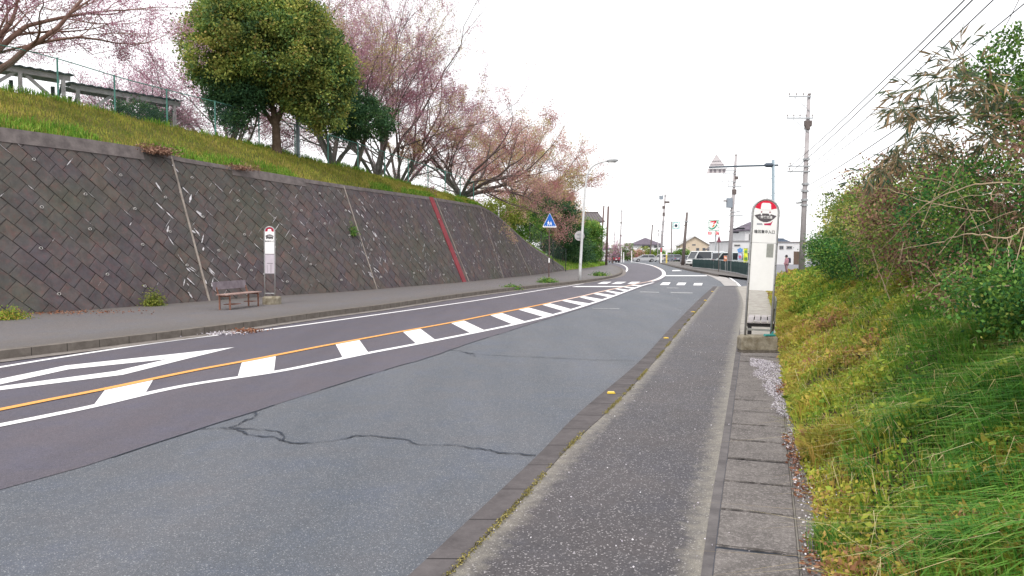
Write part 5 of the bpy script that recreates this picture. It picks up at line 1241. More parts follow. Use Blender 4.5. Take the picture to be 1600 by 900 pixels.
mb.box((.06, -.06, 0), (.12, .05, .3)); mb.build('bracket', M_GALV, rs)
# school crossing sign
sb = G(857.5, 440, .15)
sg = empty('school_crossing_sign', sb, 'blue triangular school crossing sign on a thin brown pole by the left kerb', 'road sign')
sg.rotation_euler = (0, R(.6), R(6)); YS = sb.y
mb = MB(); mb.tube([(0, 0, -.1), (0, 0, 3.15)], .032, 8); mb.build('pole', mat('brown_pole', (.12, .08, .075), .7, var=.3), sg)
mb = MB(); mb.tube([(0, 0, 1.05), (0, 0, 1.3)], .036, 8); mb.build('pole_sticker', M_WHITE, sg)
mb = MB(); mb.box((-.06, .05, .07), (.5, .35, .14)); bo = mb.build('footing', mat('footing_brown', (.2, .13, .10), .9, var=.3), sg, bevel=.02)
tw = .36; tz = 3.0
def rtri(c_, w_, h_, r_): 
    o = []
    for (x, z, a) in ((-w_, 0, 210), (w_, 0, 330), (0, h_, 90)): o += arc(x * (1 - r_ / w_) , c_ + z * (1 - r_) + (r_ if z == 0 else 0), r_, a - 60, a + 60, 5)
    return o
mb = MB(); mb.prism(rtri(tz - .02, .385, .76, .03), -.04, -.033); mb.build('sign_rim', M_WHITE, sg)
M_BLUE = mat('sign_blue', (.015, .13, .52), .45)
mb = MB(); mb.prism(rtri(tz + .035, .335, .675, .03), -.046, -.0405); mb.build('sign_face', M_BLUE, sg)
def pict(cx, s, par):
    q = MB(); P2 = lambda l: [(cx + x * s, tz + .1 + z * s) for x, z in l]
    for l in (arc(0, .86, .10, 0, 330, 11), [(-.13, .72), (.13, .72), (.16, .38), (-.15, .38)], [(-.15, .4), (0, .4), (-.12, .02), (-.24, .05)], [(0, .4), (.16, .4), (.27, .05), (.14, 0)], [(.12, .70), (.30, .50), (.26, .45), (.10, .6)], [(-.12, .70), (-.3, .5), (-.26, .45), (-.1, .6)]):
        q.prism(P2(l), -.049, -.0465)
    return q.build('pictogram', M_WHITE, par)
pict(-.07, .25, sg); pict(.07, .21, sg)
q = MB()
for k in range(5): q.box((-.24 + k * .12, -.0475, tz + .07), (.055, .0025, .02))
q.build('crossing_stripes', M_WHITE, sg)
# overhead sign on a cantilever, seen from behind
ob = G(1208, 445, .1); ob = Vector((ob.x, ob.y, .05)); YO = ob.y
os_ = empty('overhead_sign', ob, 'grey cantilever pole holding a triangular sign over the road, seen from behind', 'road sign')
T2 = lambda px, py, dy=0: V(px, py, YO + dy) - ob
mb = MB(); mb.tube([(0, 0, -.1), T2(1208, 250)], .075, 12); mb.build('pole', M_STEELB, os_, smooth=True)
mb = MB(); mb.tube([T2(1216, 258), T2(1160, 259.5), T2(1108, 261.5)], [.045, .045, .04], 10); mb.build('arm', mat('dark_blue_steel', (.09, .12, .15), .5), os_, smooth=True)
mb = MB(); mb.tube([T2(1195, 258), T2(1197.5, 258), T2(1205, 258), T2(1208, 258)], [.07, .11, .11, .08], 12); mb.build('clamp', mat('dark_blue_clamp', (.07, .09, .12), .5), os_)
M_BACK = mat('pale_sign_back', (.62, .58, .60), .5, var=.06, scale=3)
def px_poly(l, dy): return [(lambda v: (v.x, v.z))(T2(a, b, dy)) for a, b in l]
mb = MB(); mb.prism(px_poly([(1106.5, 262), (1134, 261.5), (1119.5, 240.5)], .1), .10, .112); mb.build('triangle_plate', M_BACK, os_)
mb = MB(); mb.prism(px_poly([(1104.5, 271.5), (1134, 270), (1134, 263), (1106, 263.3)], .1), .10, .112); mb.build('lower_plate', M_BACK, os_)
mb = MB(); M_STF = mat('sign_stiffener', (.26, .23, .26), .5)
for l in ([(1110, 257.6), (1131, 257.2), (1131, 256.6), (1110, 257)], [(1113, 252), (1127, 251.6), (1127, 251), (1113, 251.4)]): mb.prism(px_poly(l, .09), .08, .099)
for x in (1109, 1115.5, 1123, 1129.5): mb.prism(px_poly([(x, 269.5), (x + 3.6, 269.3), (x + 3.6, 264.6), (x, 264.8)], .09), .09, .0995)
mb.build('stiffeners', M_STF, os_)

# ------------------------------------------------------------------ utility poles
M_CPOLE = mat('concrete_pole', (.34, .31, .32), .85, col2=(.46, .44, .45), scale=1.5)
M_DPOLE = mat('dark_steel_pole', (.14, .115, .11), .7, var=.2); M_BWOOD = mat('brown_wood_pole', (.13, .085, .08), .85, var=.3)
M_CABLE = mat('cable_black', (.03, .03, .04), .6); M_INSUL = mat('insulator', (.40, .38, .38), .4); M_TRF = mat('transformer_grey', (.27, .31, .36), .5)
GPOL = 'utility poles'
def upole(Y, base_px, top, label, m, rb, rt, arms=(), fit=(), z0=0.0, pegs=True, cat='utility pole'):
    """top: (px, py) of the pole head; arms: (py, left px, right px, brace); fit: fittings"""
    b_ = V(base_px, 400, Y); b_.z = z0; root = empty('utility_pole', b_, label, cat, GPOL); t_ = V(top[0], top[1], Y) - b_
    mb = MB(); mb.tube([(0, 0, -.5), t_ * .5, t_], [rb, (rb + rt) / 2, rt], 12); mb.build('pole', m, root, smooth=True)
    mb = MB(); mb.tube([t_, t_ + Vector((0, 0, .12))], [rt * 1.1, rt * .6], 10); mb.build('cap', M_DPOLE, root)
    if pegs:
        mb = MB(); k = 2.2; sgn = 1; d_ = t_.normalized()
        while k < t_.length - .6: mb.tube([d_ * k, d_ * k + Vector((sgn * (rb + .14), 0, 0))], .012, 4); k += .45; sgn = -sgn
        mb.build('climbing_pegs', M_GALV, root)
    def onp(py): 
        f = t_.length; best = None
        for q in range(101):
            p = t_ * (q / 100); y = PX(p + b_)[1]
            if best is None or abs(y - py) < best[0]: best = (abs(y - py), p)
        return best[1]
    for (py, x0, x1, brace, ins) in arms:
        c_ = onp(py); a = V(x0, py, Y) - b_; b2_ = V(x1, py, Y) - b_; a.z = b2_.z = c_.z; yo = -rt - .05; a.y = b2_.y = yo
        ar = MB(); ar.beam(a, b2_, .075, .075); ao = ar.build('crossarm', M_GALV, root)
        if brace: br = MB(); br.beam(a.lerp(c_, .3) + Vector((0, 0, -.05)), Vector((c_.x, yo, c_.z - .9)), .03, .03); br.build('arm_brace', M_GALV, root)
        for k in range(ins):
            p = a.lerp(b2_, (k + .12) / max(1, ins - 1 + .24)); q = MB(); q.tube([p + Vector((0, 0, .03)), p + Vector((0, 0, .12)), p + Vector((0, 0, .14)), p + Vector((0, 0, .22)), p + Vector((0, 0, .24))], [.02, .02, .055, .055, .03], 8); q.build('insulator', M_INSUL, ao)
    for f in fit:
        if f[0] == 'can':      # (kind, px, py, r, h)
            c_ = V(f[1], f[2], Y) - b_; q = MB(); q.tube([c_ + Vector((0, -.05, -f[4] / 2)), c_ + Vector((0, -.05, f[4] / 2 - .03)), c_ + Vector((0, -.05, f[4] / 2))], [f[3], f[3], f[3] * .8], 14); to = q.build('transformer', M_TRF, root)
            q = MB()
            for k in (-.5, .5): q.tube([c_ + Vector((k * f[3], -.05, f[4] / 2)), c_ + Vector((k * f[3], -.05, f[4] / 2 + .16))], .035, 6)
            q.build('bushings', M_INSUL, to)
        if f[0] == 'box': c_ = V(f[1], f[2], Y) - b_; q = MB(); q.box(c_ + Vector((0, -.05, 0)), (f[3], .25, f[4])); q.build('switch_box', M_DPOLE, root, bevel=.02)
        if f[0] == 'lamp':
            c_ = V(f[1], f[2], Y) - b_; cp = onp(f[2] - 4); q = MB(); q.tube([cp, c_ + Vector((0, 0, .1))], .025, 6); q.tube([c_ + Vector((-.16, 0, 0)), c_ + Vector((.16, 0, .06))], [.06, .10], 8); q.build('pole_lamp', M_GALV, root)
        if f[0] == 'clos': 
            c_ = V(f[1], f[2], Y) - b_; q = MB(); q.tube([c_ + Vector((-f[3], 0, 0)), c_ + Vector((-f[3] * .8, 0, 0)), c_ + Vector((f[3] * .8, 0, 0)), c_ + Vector((f[3], 0, 0))], [.03, .09, .09, .03], 8); q.build('cable_closure', M_CABLE, root)
        if f[0] == 'band': c_ = onp(f[1]); q = MB(); q.tube([c_ + Vector((0, 0, -.06)), c_ + Vector((0, 0, .06))], rb + .03, 12); q.build('band', M_GALV, root)
    return root
upole(48, 1252.5, (1264, 149), 'big concrete utility pole at the far end of the thicket on the right', M_CPOLE, .20, .105, [(153, 1231, 1266, True, 4), (186.5, 1228, 1269, True, 5), (261, 1230, 1264, False, 2), (269, 1229, 1264, False, 2)],
      [('box', 1262, 193, .45, .35), ('box', 1261, 200, .3, .25), ('lamp', 1248, 317, 0, 0), ('band', 288), ('band', 300), ('band', 312), ('band', 320), ('band', 248)], z0=.5)
upole(74, 1139, (1150, 243), 'concrete utility pole with many arms and a grey transformer beside the car park', M_CPOLE, .22, .12, [(266, 1133, 1150, False, 3), (271, 1128, 1149, False, 2), (285, 1126, 1150, False, 3), (292, 1136, 1158, False, 3), (331, 1138, 1160, False, 1), (336, 1138, 1160, False, 1)],
      [('can', 1139.5, 317, .32, .95), ('clos', 1157, 357, .45), ('clos', 1150, 363, .3), ('clos', 1146, 358, .3), ('box', 1147, 300, .4, .5), ('box', 1150, 278, .35, .3), ('box', 1133, 314, .35, .12)])
upole(130, 1031.5, (1039.5, 305), 'distant utility pole with a wide top arm above the dark roofed house', M_CPOLE, .24, .14, [(306, 1028, 1049, False, 4), (346, 1024, 1039, False, 2), (350, 1024, 1038, False, 2), (361, 1028, 1036, False, 1), (367, 1028, 1036, False, 1)],
      [('can', 1033, 309, .35, .6), ('box', 1042, 316, .9, .35), ('box', 1037, 324, .5, .5), ('box', 1037, 335, .4, .6), ('clos', 1034, 385, .5)])
upole(150, 967.5, (972, 322), 'thin distant utility pole with a single top arm beyond the bend', M_CPOLE, .17, .10, [(330, 964.5, 979, False, 3)], [('box', 970.5, 348, .3, .3), ('box', 970, 368, .3, .3)])
upole(98, 947, (950.5, 323.5), 'right hand brown wooden pole at the end of the left pavement', M_BWOOD, .17, .12, [], [], z0=.15, pegs=False)
upole(106, 938, (943.5, 322.5), 'left hand brown wooden pole close behind its twin at the bend', M_BWOOD, .15, .10, [], [], z0=.15, pegs=False)
upole(150, 1015, (1019.5, 352), 'dark plain pole in front of the rear of the silver car', M_DPOLE, .16, .12, [], [], pegs=False)
upole(97, 1066.5, (1073.5, 333), 'tall dark brown pole on the kerb in front of the beige house', M_DPOLE, .24, .14, [], [('box', 1071, 352, .35, .12), ('band', 346)], pegs=False)
upole(170, 1027.5, (1028.5, 360), 'thin distant pole with two short arms left of the cyan sign', M_CPOLE, .12, .09, [(361, 1027, 1034, False, 1), (368, 1027, 1034, False, 1)], [], pegs=False)
upole(172, 959, (960, 362), 'short distant pole beside the bare pink tree', M_CPOLE, .13, .1, [(366, 957, 965, False, 1), (377, 957, 965, False, 1)], [], pegs=False)
# wires
def wire(name, pts, r_, label, sag=.5, grp='overhead wires'):
    P = []
    for a, b in zip(pts, pts[1:]):
        a = Vector(a); b = Vector(b)
        for k in range(16): t = k / 16; p = a.lerp(b, t); p.z -= sag * 4 * t * (1 - t) * min(1, (b - a).length / 40); P.append(p)
    P.append(Vector(pts[-1])); mb = MB(); mb.tube(P, r_ * 1.12, 5); o = mb.build(name, M_CABLE, None); return tag(o, label, 'cable', grp)
def past(px, py, P0, ext=1.9):   # end point behind the camera so that the wire from P0 crosses pixel (px, py) at its own height
    d = ray(px, py); zz = P0.z; t = (zz - CAMZ) / d.z; q = Vector((d.x * t, d.y * t, zz)); return P0 + (q - P0) * ext
W0 = V(1262, 262, 48); W1 = V(1262, 270, 48); W2 = V(1263, 187, 48); W3 = V(1232, 262, 48); W4 = V(1262, 290, 48)
wire('overhead_wire', [W3, past(1472, 0, W3)], .013, 'left of the two close parallel wires rising to the top edge')
wire('overhead_wire', [V(1234, 270, 48), past(1482, 0, V(1234, 270, 48))], .013, 'right of the two close parallel wires rising to the top edge')
wire('overhead_wire', [W0, past(1515, 0, W0)], .012, 'third wire from the left rising from the big pole to the top edge')
wire('overhead_wire', [W1, past(1562, 0, W1)], .010, 'fourth wire from the left rising from the big pole to the top edge')
wire('overhead_wire', [W4, past(1600, 18, W4)], .014, 'thick wire sweeping from the big pole to the top right corner')
wire('overhead_wire', [V(1262, 300, 48), past(1600, 55, V(1262, 300, 48))], .012, 'lowest wire from the big pole towards the bamboo')
wire('overhead_wire', [V(1520, 130, 24), V(1592, 0, 18), V(1640, -90, 15)], .008, 'thin steep wire in the top right corner')
PB = lambda py: V(1150, py, 74)
for k, (a, b, lab) in enumerate([(W3, PB(292), 'upper wire from the big pole down to the transformer pole'), (W0, PB(331), 'middle wire from the big pole down to the transformer pole'), (W4, PB(336), 'lower wire from the big pole down to the transformer pole'), (V(1256, 318, 48), PB(352), 'lowest slack wire between the big pole and the transformer pole')]):
    wire('overhead_wire', [a, b], .012, lab, .7)
wire('overhead_wire', [PB(331), V(1036, 350, 130)], .012, 'upper faint wire from the transformer pole to the distant pole', 1.0)
wire('overhead_wire', [PB(336), V(1036, 361, 130)], .012, 'lower faint wire from the transformer pole to the distant pole', 1.0)
wire('overhead_wire', [V(1036, 350, 130), V(972, 350, 150)], .012, 'faint wire from the distant pole to the thin pole beyond the bend', 1.0)
wire('overhead_wire', [V(1072, 350, 97), V(1150, 352, 74)], .012, 'wire from the tall dark brown pole to the transformer pole', .6)
# plain blue grey post on the ridge and small white markers
pg = onridge(459, back_=-.2); gp = empty('steel_post', pg, 'blue grey steel post on the ridge right of the round evergreen trunk', 'post')
mb = MB(); mb.tube([(0, 0, -.4), (0, 0, 3.2)], .085, 12); mb.build('pole', M_STEELB, gp, smooth=True)
mb = MB(); mb.tube([(0, 0, 3.2), (0, 0, 3.24)], .10, 12); mb.build('cap', M_STEELB, gp)
pq = V(825, 362, 66); gp = empty('steel_post', Vector((pq.x, pq.y, .5)), 'thin grey pole above the sloping wall end among the bushes', 'post')
mb = MB(); mb.tube([(0, 0, 0), (0, 0, V(825, 318, 66).z - .5)], .05, 10); mb.build('pole', M_GALV, gp); mb = MB(); mb.box((0, 0, V(825, 318, 66).z - .6), (.14, .14, .1)); mb.build('cap', M_GALV, gp)
pq = V(779, 341, 50); mk = empty('marker_post', pq, 'short white post with dark bands at the wall top by the fence end', 'post')
mb = MB(); mb.tube([(0, 0, -.2), (0, 0, .85)], .04, 8); mb.build('post', M_WHITE, mk)
for z in (.3, .55, .75): mb = MB(); mb.tube([(0, 0, z), (0, 0, z + .05)], .042, 8); mb.build('band', M_INK, mk)
# white sheeting on the wall top right of the first joint
sh = MB(); K = 24; sA, sB = s_of(272, 4.6), s_of(334, 4.6)
for k in range(K + 1):
    s = sA + (sB - sA) * k / K; a = wall_pt(s, htop(s) + .035, -.02); b = wall_pt(s, htop(s) + .10 + .05 * mnoise.noise(Vector((s * 2, 0, 0))), -.22); c3 = wall_pt(s, htop(s) + .03, -.42); sh.v += [tuple(a), tuple(b), tuple(c3)]
for k in range(K):
    for j in (0, 1): sh.f.append((k * 3 + j, k * 3 + j + 1, k * 3 + j + 4, k * 3 + j + 3))
sh.mi = [0] * len(sh.f); tag(sh.build('plastic_sheet', mat('white_plastic', (.78, .78, .80), .4), None, smooth=True), 'strip of white plastic sheeting lying on the wall top right of the first joint', 'plastic sheet')
#==FAR==
# ------------------------------------------------------------------ houses
M_GLASS = mat('window_glass', (.05, .06, .075), .12, spec=.6); M_WFR = mat('window_frame', (.30, .28, .27), .5)
M_RTILE = mat('grey_roof_tile', (.13, .115, .12), .7, var=.25, scale=3, bump=.4, bscale=8); M_RPURP = mat('purple_grey_roof', (.12, .10, .13), .7, var=.2, scale=2)
M_RBLUE = mat('blue_grey_roof', (.10, .13, .18), .6, var=.2, scale=2)
def house(loc, rz, W, D, H, roof, hr, m_wall, m_roof, wins, label, ov=.5, name='house', door=None, flat_t=.25):
    """front face looks to -Y of its own frame; wins: (x, z, w, h) on the front, ('s', y, z, w, h) on the left side"""
    root = empty(name, loc, label, 'house' if name == 'house' else 'building', rz=rz)
    mb = MB()
    if roof == 'gable': mb.prism([(-W / 2, 0), (W / 2, 0), (W / 2, H), (0, H + hr), (-W / 2, H)], 0, D)
    else: mb.box((0, D / 2, H / 2), (W, D, H))
    mb.build('wall', m_wall, root)
    mb = MB()
    if roof == 'gable':
        t = .16; e = ov
        for sg_ in (-1, 1):
            a = Vector((0, 0, H + hr + .02)); sl_ = hr / (W / 2); x1 = sg_ * (W / 2 + e); z1 = H - e * sl_ + .02
            mb.add([(0, -e, a.z), (x1, -e, z1), (x1, -e, z1 + t), (0, -e, a.z + t), (0, D + e, a.z), (x1, D + e, z1), (x1, D + e, z1 + t), (0, D + e, a.z + t)], [(0, 1, 2, 3), (4, 7, 6, 5), (0, 4, 5, 1), (3, 2, 6, 7), (1, 5, 6, 2)])
    elif roof == 'side':       # ridge parallel to the front
        e = ov; mb.add([(-W / 2 - e, -e, H), (W / 2 + e, -e, H), (W / 2 + e * .7, D / 2, H + hr), (-W / 2 - e * .7, D / 2, H + hr), (-W / 2 - e, D + e, H), (W / 2 + e, D + e, H), (-W / 2 - e, -e, H - .14), (W / 2 + e, -e, H - .14), (-W / 2 - e, D + e, H - .14), (W / 2 + e, D + e, H - .14)],
                     [(0, 1, 2, 3), (3, 2, 5, 4), (0, 6, 7, 1), (4, 5, 9, 8), (6, 8, 9, 7), (0, 3, 4, 8, 6), (1, 7, 9, 5, 2)])
        mb.beam((-W / 2 - e * .7, D / 2, H + hr + .05), (W / 2 + e * .7, D / 2, H + hr + .05), .3, .22)
        k = -W / 2 - e + .2
        while k < W / 2 + e: mb.beam((k, -e, H + .05), (k * .99, D / 2, H + hr + .04), .07, .07); k += .42
    elif roof == 'hip':
        e = ov; x = W / 2 + e; rl = max(.3, W / 2 - D / 2)
        mb.add([(-x, -e, H), (x, -e, H), (x, D + e, H), (-x, D + e, H), (-rl, D / 2, H + hr), (rl, D / 2, H + hr), (-x, -e, H - .18), (x, -e, H - .18), (x, D + e, H - .18), (-x, D + e, H - .18)],
               [(0, 1, 5, 4), (1, 2, 5), (2, 3, 4, 5), (3, 0, 4), (0, 6, 7, 1), (1, 7, 8, 2), (2, 8, 9, 3), (3, 9, 6, 0), (9, 8, 7, 6)])
    else: mb.box((0, D / 2, H + flat_t / 2), (W + .3, D + .3, flat_t))
    mb.build('roof', m_roof, root)
    for wn in wins:
        if wn[0] == 's': M_ = Matrix.Rotation(R(-90), 4, 'Z') if False else None; x, z, ww, wh = wn[1:]; side = True
        else: x, z, ww, wh = wn; side = False
        f = MB(); 
        if side: f.box((-W / 2 - .03, x, z), (.08, ww + .16, wh + .16))
        else: f.box((x, -.03, z), (ww + .16, .08, wh + .16))
        fo = f.build('window', M_WFR, root); g_ = MB()
        if side: g_.box((-W / 2 - .075, x, z), (.02, ww, wh))
        else:
            g_.box((x - ww / 4 - .005, -.075, z), (ww / 2 - .03, .02, wh)); g_.box((x + ww / 4 + .005, -.075, z), (ww / 2 - .03, .02, wh))
        g_.build('pane', M_GLASS, fo)
    if door: f = MB(); f.box((door[0], -.03, 1.0), (door[1], .07, 2.0)); f.build('door', mat('brown_door', (.12, .08, .06), .5), root)
    return root
def bx(px0, px1, Y): a = V(px0, 400, Y); b = V(px1, 400, Y); return (a.x + b.x) / 2, abs(b.x - a.x)
M_CREAM = mat('cream_siding', (.56, .47, .36), .8, var=.06, scale=.8); M_WWALL = mat('white_siding', (.64, .64, .65), .8, var=.05, scale=.6); M_PLAST = mat('beige_plaster', (.42, .36, .30), .85, var=.1, scale=.8); M_LROOF = mat('light_metal_edge', (.42, .42, .42), .6)
x, w_ = bx(868, 938, 112)
house((x, 112, 0), R(4), w_, 8, 6.6, 'side', 1.5, M_PLAST, M_RTILE, [(2.1, 5.2, 1.5, 1.0), (-1, 5.2, 1.6, 1.0), (2.1, 2.2, 1.5, 1.2)], 'beige two storey house with a grey tiled roof behind the bushes past the wall', ov=.6, door=(0, 1))
x, w_ = bx(991, 1032, 262)
house((x, 262, 0), 0, w_, 9, 4.9, 'hip', 2.4, M_WWALL, M_RPURP, [(-1.4, 4.1, .9, .7), (.2, 4.1, 1.4, .7), (2.9, 4.1, .9, .7)], 'white house with a dark purple grey hipped roof behind the silver car', ov=.7, door=(-3, 1.2))
x, w_ = bx(1063, 1107, 215)
house((x, 215, 0), R(-6), w_, 10, 4.2, 'gable', 2.4, M_CREAM, M_LROOF, [(.9, 2.9, .75, .7), (2.7, 2.9, .75, .7), (-2.9, 3.9, .7, .7), (-.2, 4.2, .9, .25)], 'cream gabled house with two small square windows beyond the car park', ov=.6, door=(-1.5, 1))
x, w_ = bx(1119, 1143, 170)
house((x, 170, 0), R(0), w_, 8, 2.7, 'hip', 1.9, M_WWALL, M_RTILE, [(-.8, 1.6, .9, .9)], 'low house with a plain grey roof left of the white building', ov=.4, door=(.8, .9))
x, w_ = bx(1142, 1206, 128)
house((x, 128, 0), 0, w_, 14, 3.75, 'flat', 0, M_WWALL, mat('grey_parapet', (.28, .27, .28), .7), [(2.2, 2.4, 1.2, .7), (-2.5, 3.1, .9, .15), (.2, 3.1, .9, .15)], 'long low white shop building behind the banners', name='shop_building', door=(-1, 1.6), flat_t=.18)
x, w_ = bx(1164, 1204, 146)
house((x, 146, 0), 0, w_, 9, 6.4, 'hip', 1.7, M_WWALL, M_RPURP, [(-1.2, 4.9, 1.1, 1.1)], 'white upper house with a purple grey roof above the white shop building', ov=.5, door=(0, 1))
x, w_ = bx(1208, 1262, 112)
house((x, 112, 0), R(0), w_, 10, 3.35, 'flat', 0, M_WWALL, mat('brown_grey_edge', (.24, .22, .22), .7), [(-1.4, 2.6, .5, .4), (-.2, 2.6, .7, .3)], 'white low building between the bus stop sign and the big utility pole', name='shop_building', door=(1, 1), flat_t=.15)
x, w_ = bx(1232, 1250, 122)
house((x, 126, 0), R(8), 2.4, 7, 3.3, 'side', .9, M_WWALL, M_RBLUE, [(0, 2.6, .8, .5)], 'house with a blue grey roof half hidden by the big utility pole', ov=.4, door=(.5, .9))
x, w_ = bx(944, 961, 190)
house((x, 190, 0), 0, w_, 6, 2.7, 'flat', 0, M_WWALL, mat('blue_fascia', (.10, .13, .22), .5), [(0, 1.5, 1.4, .9)], 'small pale building with a blue band above the red van', name='small_building', door=(.9, .7), flat_t=.45)
# extra low houses far behind, so that no bare horizon shows between the nearer ones
# canopy over the far parking row
cx, cw = bx(986, 1071, 205)
cn = empty('parking_canopy', (cx, 205, 0), 'long white flat canopy behind the silver car and the parked cars', 'canopy')
mb = MB(); mb.box((0, 2.5, 2.55), (cw, 5, 1.2)); mb.build('fascia', mat('white_fascia', (.72, .72, .72), .6, var=.03), cn)
for k in range(6): mb = MB(); mb.box((-cw / 2 + .5 + k * (cw - 1) / 5, .4, .97), (.16, .16, 1.94)); mb.build('post', M_GALV, cn)
mb = MB(); mb.box((0, 4.9, .97), (cw, .15, 1.93)); mb.build('back_wall', mat('canopy_back', (.14, .12, .10), .9, var=.3, scale=.6), cn)
# far treeline and rooftops behind
def far_hedge(px0, px1, Y, h, m, label, n_=2200):
    a = V(px0, 400, Y); b = V(px1, 400, Y); L = b.x - a.x
    return cluster_tree('hedge', Vector(((a.x + b.x) / 2, Y, 0)), [([(0, 0, -.1), (0, 0, h * .5)], [.08, .04])], [((-L / 2 + L * (k + .5) / 6, 0, h * .5), (L / 10, 1.0, h * random.uniform(.42, .55))) for k in range(6)], n_, .4, m, label, 'hedge', 'far hedges', clump=.5, perclump=20, inner=.3, tr='stem', part='foliage')
far_hedge(940, 1062, 300, 3.2, M_DARKG, 'dark hedge on the horizon behind the purple grey hipped roof house', 5000)
far_hedge(1100, 1300, 230, 2.6, M_DARKG, 'dark hedge on the horizon behind the white buildings', 5000)
far_hedge(846, 955, 210, 3.4, M_MIDG, 'green hedge on the horizon behind the brown wooden poles', 4000)
far_hedge(1030, 1090, 178, 1.5, M_MIDG, 'low green hedge behind the parked cars under the canopy', 3000)

# ------------------------------------------------------------------ cars
M_TYRE = mat('tyre', (.02, .02, .02), .8); M_RIM = mat('wheel_rim', (.4, .4, .42), .35, metal=.6); M_CGL = mat('car_glass', (.03, .035, .045), .08, spec=.7); M_TL = mat('tail_light', (.5, .015, .02), .25); M_HL = mat('head_light', (.65, .65, .66), .15); M_PLATE = mat('number_plate', (.7, .7, .68), .5); M_TRIM = mat('car_trim', (.03, .03, .03), .6)
GCAR = 'parked cars and traffic beyond the crosswalk'
def car(loc, heading, kind, col, label, ccat='car'):
    """front looks to +x of its own frame; heading in degrees from +X"""
    root = empty('car' if ccat == 'car' else 'van', loc, label, ccat, GCAR, rz=R(heading))
    paint_ = mat('car_paint_%02d%02d%02d' % tuple(int(c * 99) for c in col), col, .28, spec=.6)
    L, W, H, belt, hood, cab = {'kei': (3.4, 1.48, 1.72, .95, 1.0, (-1.66, -1.6, .78, 1.3)), 'wagon': (4.6, 1.75, 1.45, .88, .95, (-2.2, -1.75, .35, 1.25)), 'sedan': (4.5, 1.72, 1.42, .86, .9, (-1.5, -.8, .45, 1.2)),
                             'van': (4.7, 1.7, 1.98, 1.05, 1.1, (-2.32, -2.25, 1.55, 2.1)), 'hatch': (3.9, 1.68, 1.5, .88, .92, (-1.85, -1.45, .4, 1.2)), 'minivan': (4.6, 1.7, 1.82, 1.0, 1.02, (-2.25, -2.1, .95, 1.75))}[kind]
    xr, xrt, xft, xf = cab; wb = L * .3; rw = .30; hw = W / 2
    def archp(cx): return [(cx + .37 * math.cos(R(a)), .28 + .37 * math.sin(R(a))) for a in range(180, -1, -30)]
    low = [(-L / 2 + .03, .28)] + archp(-wb) + archp(wb) + [(L / 2 - .06, .25), (L / 2, .5), (L / 2 - .05, hood * .72), (L / 2 - .28, hood * .83), (xf, belt), (xr, belt), (-L / 2 + .02, belt - .04), (-L / 2, .55)]
    mb = MB(); n_ = len(low); vs = []
    for (yy, s) in ((-hw, .96), (-hw + .06, 1), (hw - .06, 1), (hw, .96)):
        zc = .55; vs += [(x_ * (1 if s == 1 else .985), yy, zc + (z_ - zc) * s) for x_, z_ in low]
    fs = [tuple(range(n_)), tuple(range(4 * n_ - 1, 3 * n_ - 1, -1))]
    for k in range(3): fs += [(k * n_ + i, k * n_ + (i + 1) % n_, (k + 1) * n_ + (i + 1) % n_, (k + 1) * n_ + i) for i in range(n_)]
    mb.add(vs, fs); body = mb.build('body', paint_, root)
    inw = .13 if kind not in ('van', 'kei', 'minivan') else .06
    def cabin(x0, x1, x2, x3, z0, z1, w0, w1): return [(x0, -w0, z0), (x3, -w0, z0), (x2, -w1, z1), (x1, -w1, z1), (x0, w0, z0), (x3, w0, z0), (x2, w1, z1), (x1, w1, z1)]
    BF = [(0, 1, 2, 3), (4, 7, 6, 5), (0, 4, 5, 1), (3, 2, 6, 7), (0, 3, 7, 4), (1, 5, 6, 2)]
    mb = MB(); mb.add(cabin(xr + .04, xrt + .05, xft - .05, xf - .05, belt - .02, H - .06, hw - .05, hw - inw - .02), BF); mb.build('windows', M_CGL, root)
    mb = MB(); mb.add(cabin(xrt - .02, xrt + .03, xft - .06, xft + .03, H - .085, H, hw - inw + .01, hw - inw - .06), BF); mb.build('roof', paint_, root, bevel=.015)
    mid = (xrt + xft) / 2
    for sy in (-1, 1):
        for xa, xb in ((xr + .03, xrt + .03), (mid, mid), (xf - .03, xft - .03)): pm = MB(); pm.beam((xa, sy * (hw - .045), belt - .02), (xb, sy * (hw - inw - .005), H - .06), .05, .09 if xa == mid else .12); pm.build('pillar', paint_, root)
    if kind == 'van':
        mb = MB(); mb.add(cabin(xr, xrt, -.2, -.2, belt + .0, H - .05, hw - .035, hw - inw), BF)
    for sx_ in (-1, 1):
        for sy in (-1, 1):
            mb = MB(); mb.tube([(sx_ * wb, sy * (hw - .20), .30), (sx_ * wb, sy * (hw - .01), .30)], rw, 18); wo = mb.build('wheel', M_TYRE, root); mb = MB(); mb.tube([(sx_ * wb, sy * (hw - .03), .30), (sx_ * wb, sy * (hw + .002), .30)], rw * .62, 14); mb.build('rim', M_RIM, wo)
    zl = belt - .16
    for sy in (-1, 1):
        mb = MB(); mb.box((-L / 2 + .015, sy * (hw - .17), zl), (.08, .22, .24 if kind in ('kei', 'van', 'minivan') else .13)); mb.build('tail_light', M_TL, root, bevel=.01)
        mb = MB(); mb.box((L / 2 - .07, sy * (hw - .25), hood * .66), (.12, .36, .13)); mb.build('head_light', M_HL, root, bevel=.02)
        mb = MB(); mb.box((xf - .15, sy * (hw + .06), belt + .08), (.1, .14, .1)); mb.build('mirror', paint_, root, bevel=.01)
    mb = MB(); mb.box((-L / 2 - .005, 0, .62), (.02, .34, .17)); mb.box((L / 2 + .0, 0, .42), (.02, .34, .17)); mb.build('number_plate', M_PLATE, root)
    mb = MB(); mb.box((-L / 2 + .0, 0, .36), (.1, W * .92, .14)); mb.box((L / 2 - .04, 0, .33), (.1, W * .9, .16)); mb.box((L / 2 - .03, 0, hood * .62), (.06, W * .42, .1)); mb.build('bumper_trim', M_TRIM, root)
    return root
